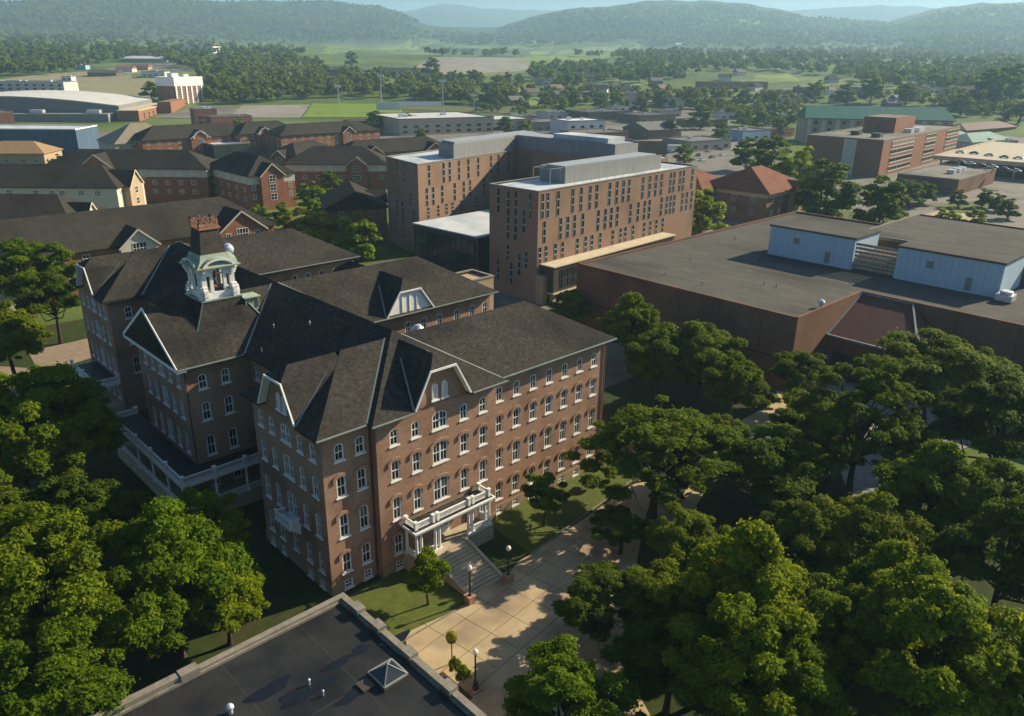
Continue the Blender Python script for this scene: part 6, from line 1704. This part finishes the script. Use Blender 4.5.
m = MB(); m.tube([(0, 0, 0), (0, 0, 2.5)], [.06, .05], 8); m.build('pole', MT['black_metal'], e_)
m = MB(); m.lathe([(.1, 2.3), (.42, 2.55), (.5, 2.85), (.48, 3.0)], (0, 0, 0), 12); m.build('basket', MT['tower_dark'], e_)
rng = np.random.default_rng(5); d_ = rng.normal(size=(900, 3)); d_ /= np.linalg.norm(d_, axis=1, keepdims=True); d_[:, 2] = abs(d_[:, 2])
link('flowers', leaf_mesh('flowers', d_*rng.uniform(.35, .56, 900)[:, None]+np.array([0, 0, 2.95]), d_, .07, rng, MT['leaf_y']), e_)
q = gp(530, 530, 0)
e_ = empty('fire_hydrant', (q[0], q[1], 0), 'small red hydrant on the lawn in front of the right wing', 'hydrant')
m = MB(); m.lathe([(.2, 0), (.2, .08), (.14, .1), (.14, .6), (.18, .62), (.16, .74), (.06, .84), (.04, .9)], (0, 0, 0), 10); m.bar((-.25, 0, .45), (.25, 0, .45), .12); m.build('body', MT['rust'], e_)
m = MB(); m.bar((0, 0, .45), (0, -.26, .45), .14); m.build('nozzle', MT['steel'], e_)
for i, (px, pt, pb_) in enumerate(((339, 89, 106), (382, 81, 112), (443, 85, 112), (474, 97, 112))):
    q = gp(px, pb_); D_ = np.linalg.norm(q-CO); h = (pb_-pt)*D_/CF*1.05
    e_ = empty('floodlight_mast', q, ('floodlight mast at the left end of the bright sports field', 'tallest floodlight mast, by the scoreboard', 'floodlight mast behind the beige flat building', 'shorter floodlight mast at the right end of the outfield')[i], 'floodlight', 'floodlight masts of the sports field')
    m = MB(); m.tube([(0, 0, -1), (0, 0, h)], [.5, .35], 6); m.build('mast', MT['galv'], e_)
    m = MB(); m.box(-3, 3, -.4, .4, h-1.6, h+.8); m.build('lamp_bank', MT['galv'], e_); e_.rotation_euler = (0, 0, R(-44))
q = gp(389, 113); e_ = empty('scoreboard', q, 'white scoreboard panel beside the tallest floodlight mast', 'scoreboard', rz=R(-44))
m = MB(); m.box(-11, 11, -.3, .3, 2.5, 9); m.build('panel', TW['white'], e_); m = MB(); m.bar((-8, 0, -1), (-8, 0, 2.5), .6); m.build('leg', MT['galv'], e_); m = MB(); m.bar((8, 0, -1), (8, 0, 2.5), .6); m.build('leg', MT['galv'], e_)
q = gp(418, 106); e_ = empty('bleachers', q, 'long low white bleacher stand at the edge of the outfield', 'bleachers', rz=R(-44))
m = MB()
for k in range(5): m.box(-22, 22, k*1.1, k*1.1+1.1, 0, .8+k*.7)
m.build('seating', TW['white'], e_)
m = MB(); m.bar((-22, 5.6, 4), (22, 5.6, 4), .3); m.build('back_rail', MT['galv'], e_)

# ------------------------------------------------------------------ cars
CARC = {'white': (.7, .7, .68), 'silver': (.42, .43, .44), 'black': (.02, .02, .022), 'red': (.3, .02, .015), 'blue': (.03, .07, .2), 'grey': (.16, .165, .17)}
CARM = {k: noise_mat('car_paint_'+k, v, tuple(c*1.04 for c in v), 1, .3, .5) for k, v in CARC.items()}
def car_meshes():
    body = MB()
    prof = [(-2.2, .35), (-2.25, .75), (-1.9, .92), (-1.0, .98), (1.25, .98), (2.1, .82), (2.25, .6), (2.2, .35)]
    n = len(prof); w_ = .88
    body.add([(p[0], -w_, p[1]) for p in prof]+[(p[0], w_, p[1]) for p in prof], [[i, (i+1) % n, n+(i+1) % n, n+i] for i in range(n)]+[list(range(n)), list(range(2*n-1, n-1, -1))])
    roof_ = [(-1.5, .98), (-.9, 1.42), (.45, 1.45), (1.2, .98)]
    body.add([(p[0], -.72, p[1]) for p in roof_[1:3]]+[(p[0], .72, p[1]) for p in roof_[1:3]], [[0, 1, 3, 2]])
    gl = MB(); v = [(roof_[0][0], -.84, .98), (roof_[1][0], -.72, 1.41), (roof_[2][0], -.72, 1.44), (roof_[3][0], -.84, .98)]
    v2 = [(p[0], -p[1], p[2]) for p in v]
    gl.add(v+v2, [[0, 1, 2, 3], [4, 7, 6, 5], [0, 4, 5, 1], [2, 6, 7, 3]])
    wh = MB(); wh.add([(.33*math.cos(a), y, .33*math.sin(a)) for y in (-.1, .1) for a in [math.pi*2*k/10 for k in range(10)]], [[k, (k+1) % 10, 10+(k+1) % 10, 10+k] for k in range(10)]+[list(range(10)), list(range(19, 9, -1))])
    return body.mesh('body', CARM['white']), gl.mesh('windows', MT['glass']), wh.mesh('wheel', MT['black_metal'])
CB_, CG_, CW_ = car_meshes()
CBY = {}
for k in CARM:
    me = CB_.copy(); me.materials.clear(); me.materials.append(CARM[k]); CBY[k] = me
def car(x, y, z, rz, colr, label, group):
    e_ = empty('parked_car', (x, y, z), label, 'car', group, rz)
    link('body', CBY[colr], e_); link('windows', CG_, e_)
    for sx in (-1.35, 1.35):
        for sy in (-.82, .82): o = link('wheel', CW_, e_); o.location = (sx, sy, .33)
cl = ['white', 'black', 'silver', 'grey', 'white', 'red', 'white', 'black', 'silver']
for i, px in enumerate(((960, 153), (974, 154), (989, 156), (1004, 158), (1018, 159))):
    q = gp(*px, DKZ); car(q[0], q[1], DKZ, R(94), cl[i], '%s car in the far row on the parking deck %s' % (cl[i], ('first from the office block', 'second from the office block', 'in the middle of the row', 'second from the right edge', 'at the right edge')[i]), 'cars on the parking deck')
for i, px in enumerate(((960, 163), (970, 165), (980, 166), (992, 168), (1003, 170), (1015, 172))):
    q = gp(*px, DKZ); c_ = cl[(i+3) % 9]; car(q[0], q[1], DKZ, R(94), c_, '%s car in the near deck row, %s' % (c_, ('first from the annexe', 'second from the annexe', 'third from the annexe', 'fourth from the annexe', 'second from the right edge', 'nearest the right edge')[i]), 'cars on the parking deck')
q = gp(870, 227, 0); car(q[0], q[1], .1, R(15), 'silver', 'silver car parked at the kerb below the round lawn behind the auditorium', 'cars in the car park')
YARD = [(672, 153), (680, 157), (690, 151), (698, 156), (702, 161), (712, 158), (708, 152), (722, 156), (688, 162), (720, 150)]
for i, (px, py) in enumerate(YARD):
    q = gp(px, py, 0); c_ = ('white', 'silver', 'white', 'black', 'white', 'grey', 'silver', 'white', 'red', 'blue')[i]
    car(q[0], q[1], .08, R(random.choice((0, 90, 50))), c_, '%s car in the yard behind the tower, %s' % (c_, ('leftmost', 'second from the left in the near row', 'in the back row', 'in the middle of the yard', 'at the near edge', 'right of the middle', 'behind the middle one', 'rightmost', 'closest to the tower', 'farthest back')[i]), 'cars in the yard behind the tower')
for i, (px, py) in enumerate(((676, 152), (706, 150), (715, 147))):
    q = gp(px, py, 0)
    e_ = empty('box_trailer', (q[0], q[1], 0), ('white box trailer at the left of the yard behind the front tower', 'white box trailer in the middle of the yard', 'pale box trailer at the back of the yard')[i], 'trailer', 'trailers in the yard', R(-40+i*25))
    m = MB(); m.box(-5, 5, -1.3, 1.3, 1.0, 4.0); m.build('box', TW['white'], e_); m = MB(); m.box(-4.6, 4.6, -.5, .5, .7, .99); m.build('chassis', MT['black_metal'], e_)
    for sx in (-3.4, -2.4, 3.4): 
        for sy in (-1.1, 1.1): o = link('wheel', CW_, e_); o.location = (sx, sy, .4); o.scale = (1.3, 1.5, 1.3)

# ------------------------------------------------------------------ air
hz = MB(); hz.box(-3500, 15000, -8500, 14500, -40, 700)
hm = bpy.data.materials.new('haze'); hm.use_nodes = True
for n in list(hm.node_tree.nodes):
    if n.type != 'OUTPUT_MATERIAL': hm.node_tree.nodes.remove(n)
out = hm.node_tree.nodes[0]; pv = hm.node_tree.nodes.new('ShaderNodeVolumePrincipled')
pv.inputs['Color'].default_value = (.46, .76, 1.0, 1)
pv.inputs['Density'].default_value = 0.00015
pv.inputs['Anisotropy'].default_value = 0.2
hm.node_tree.links.new(pv.outputs[0], out.inputs['Volume'])
ho = hz.build('haze', hm); ho['kind'] = 'stuff'
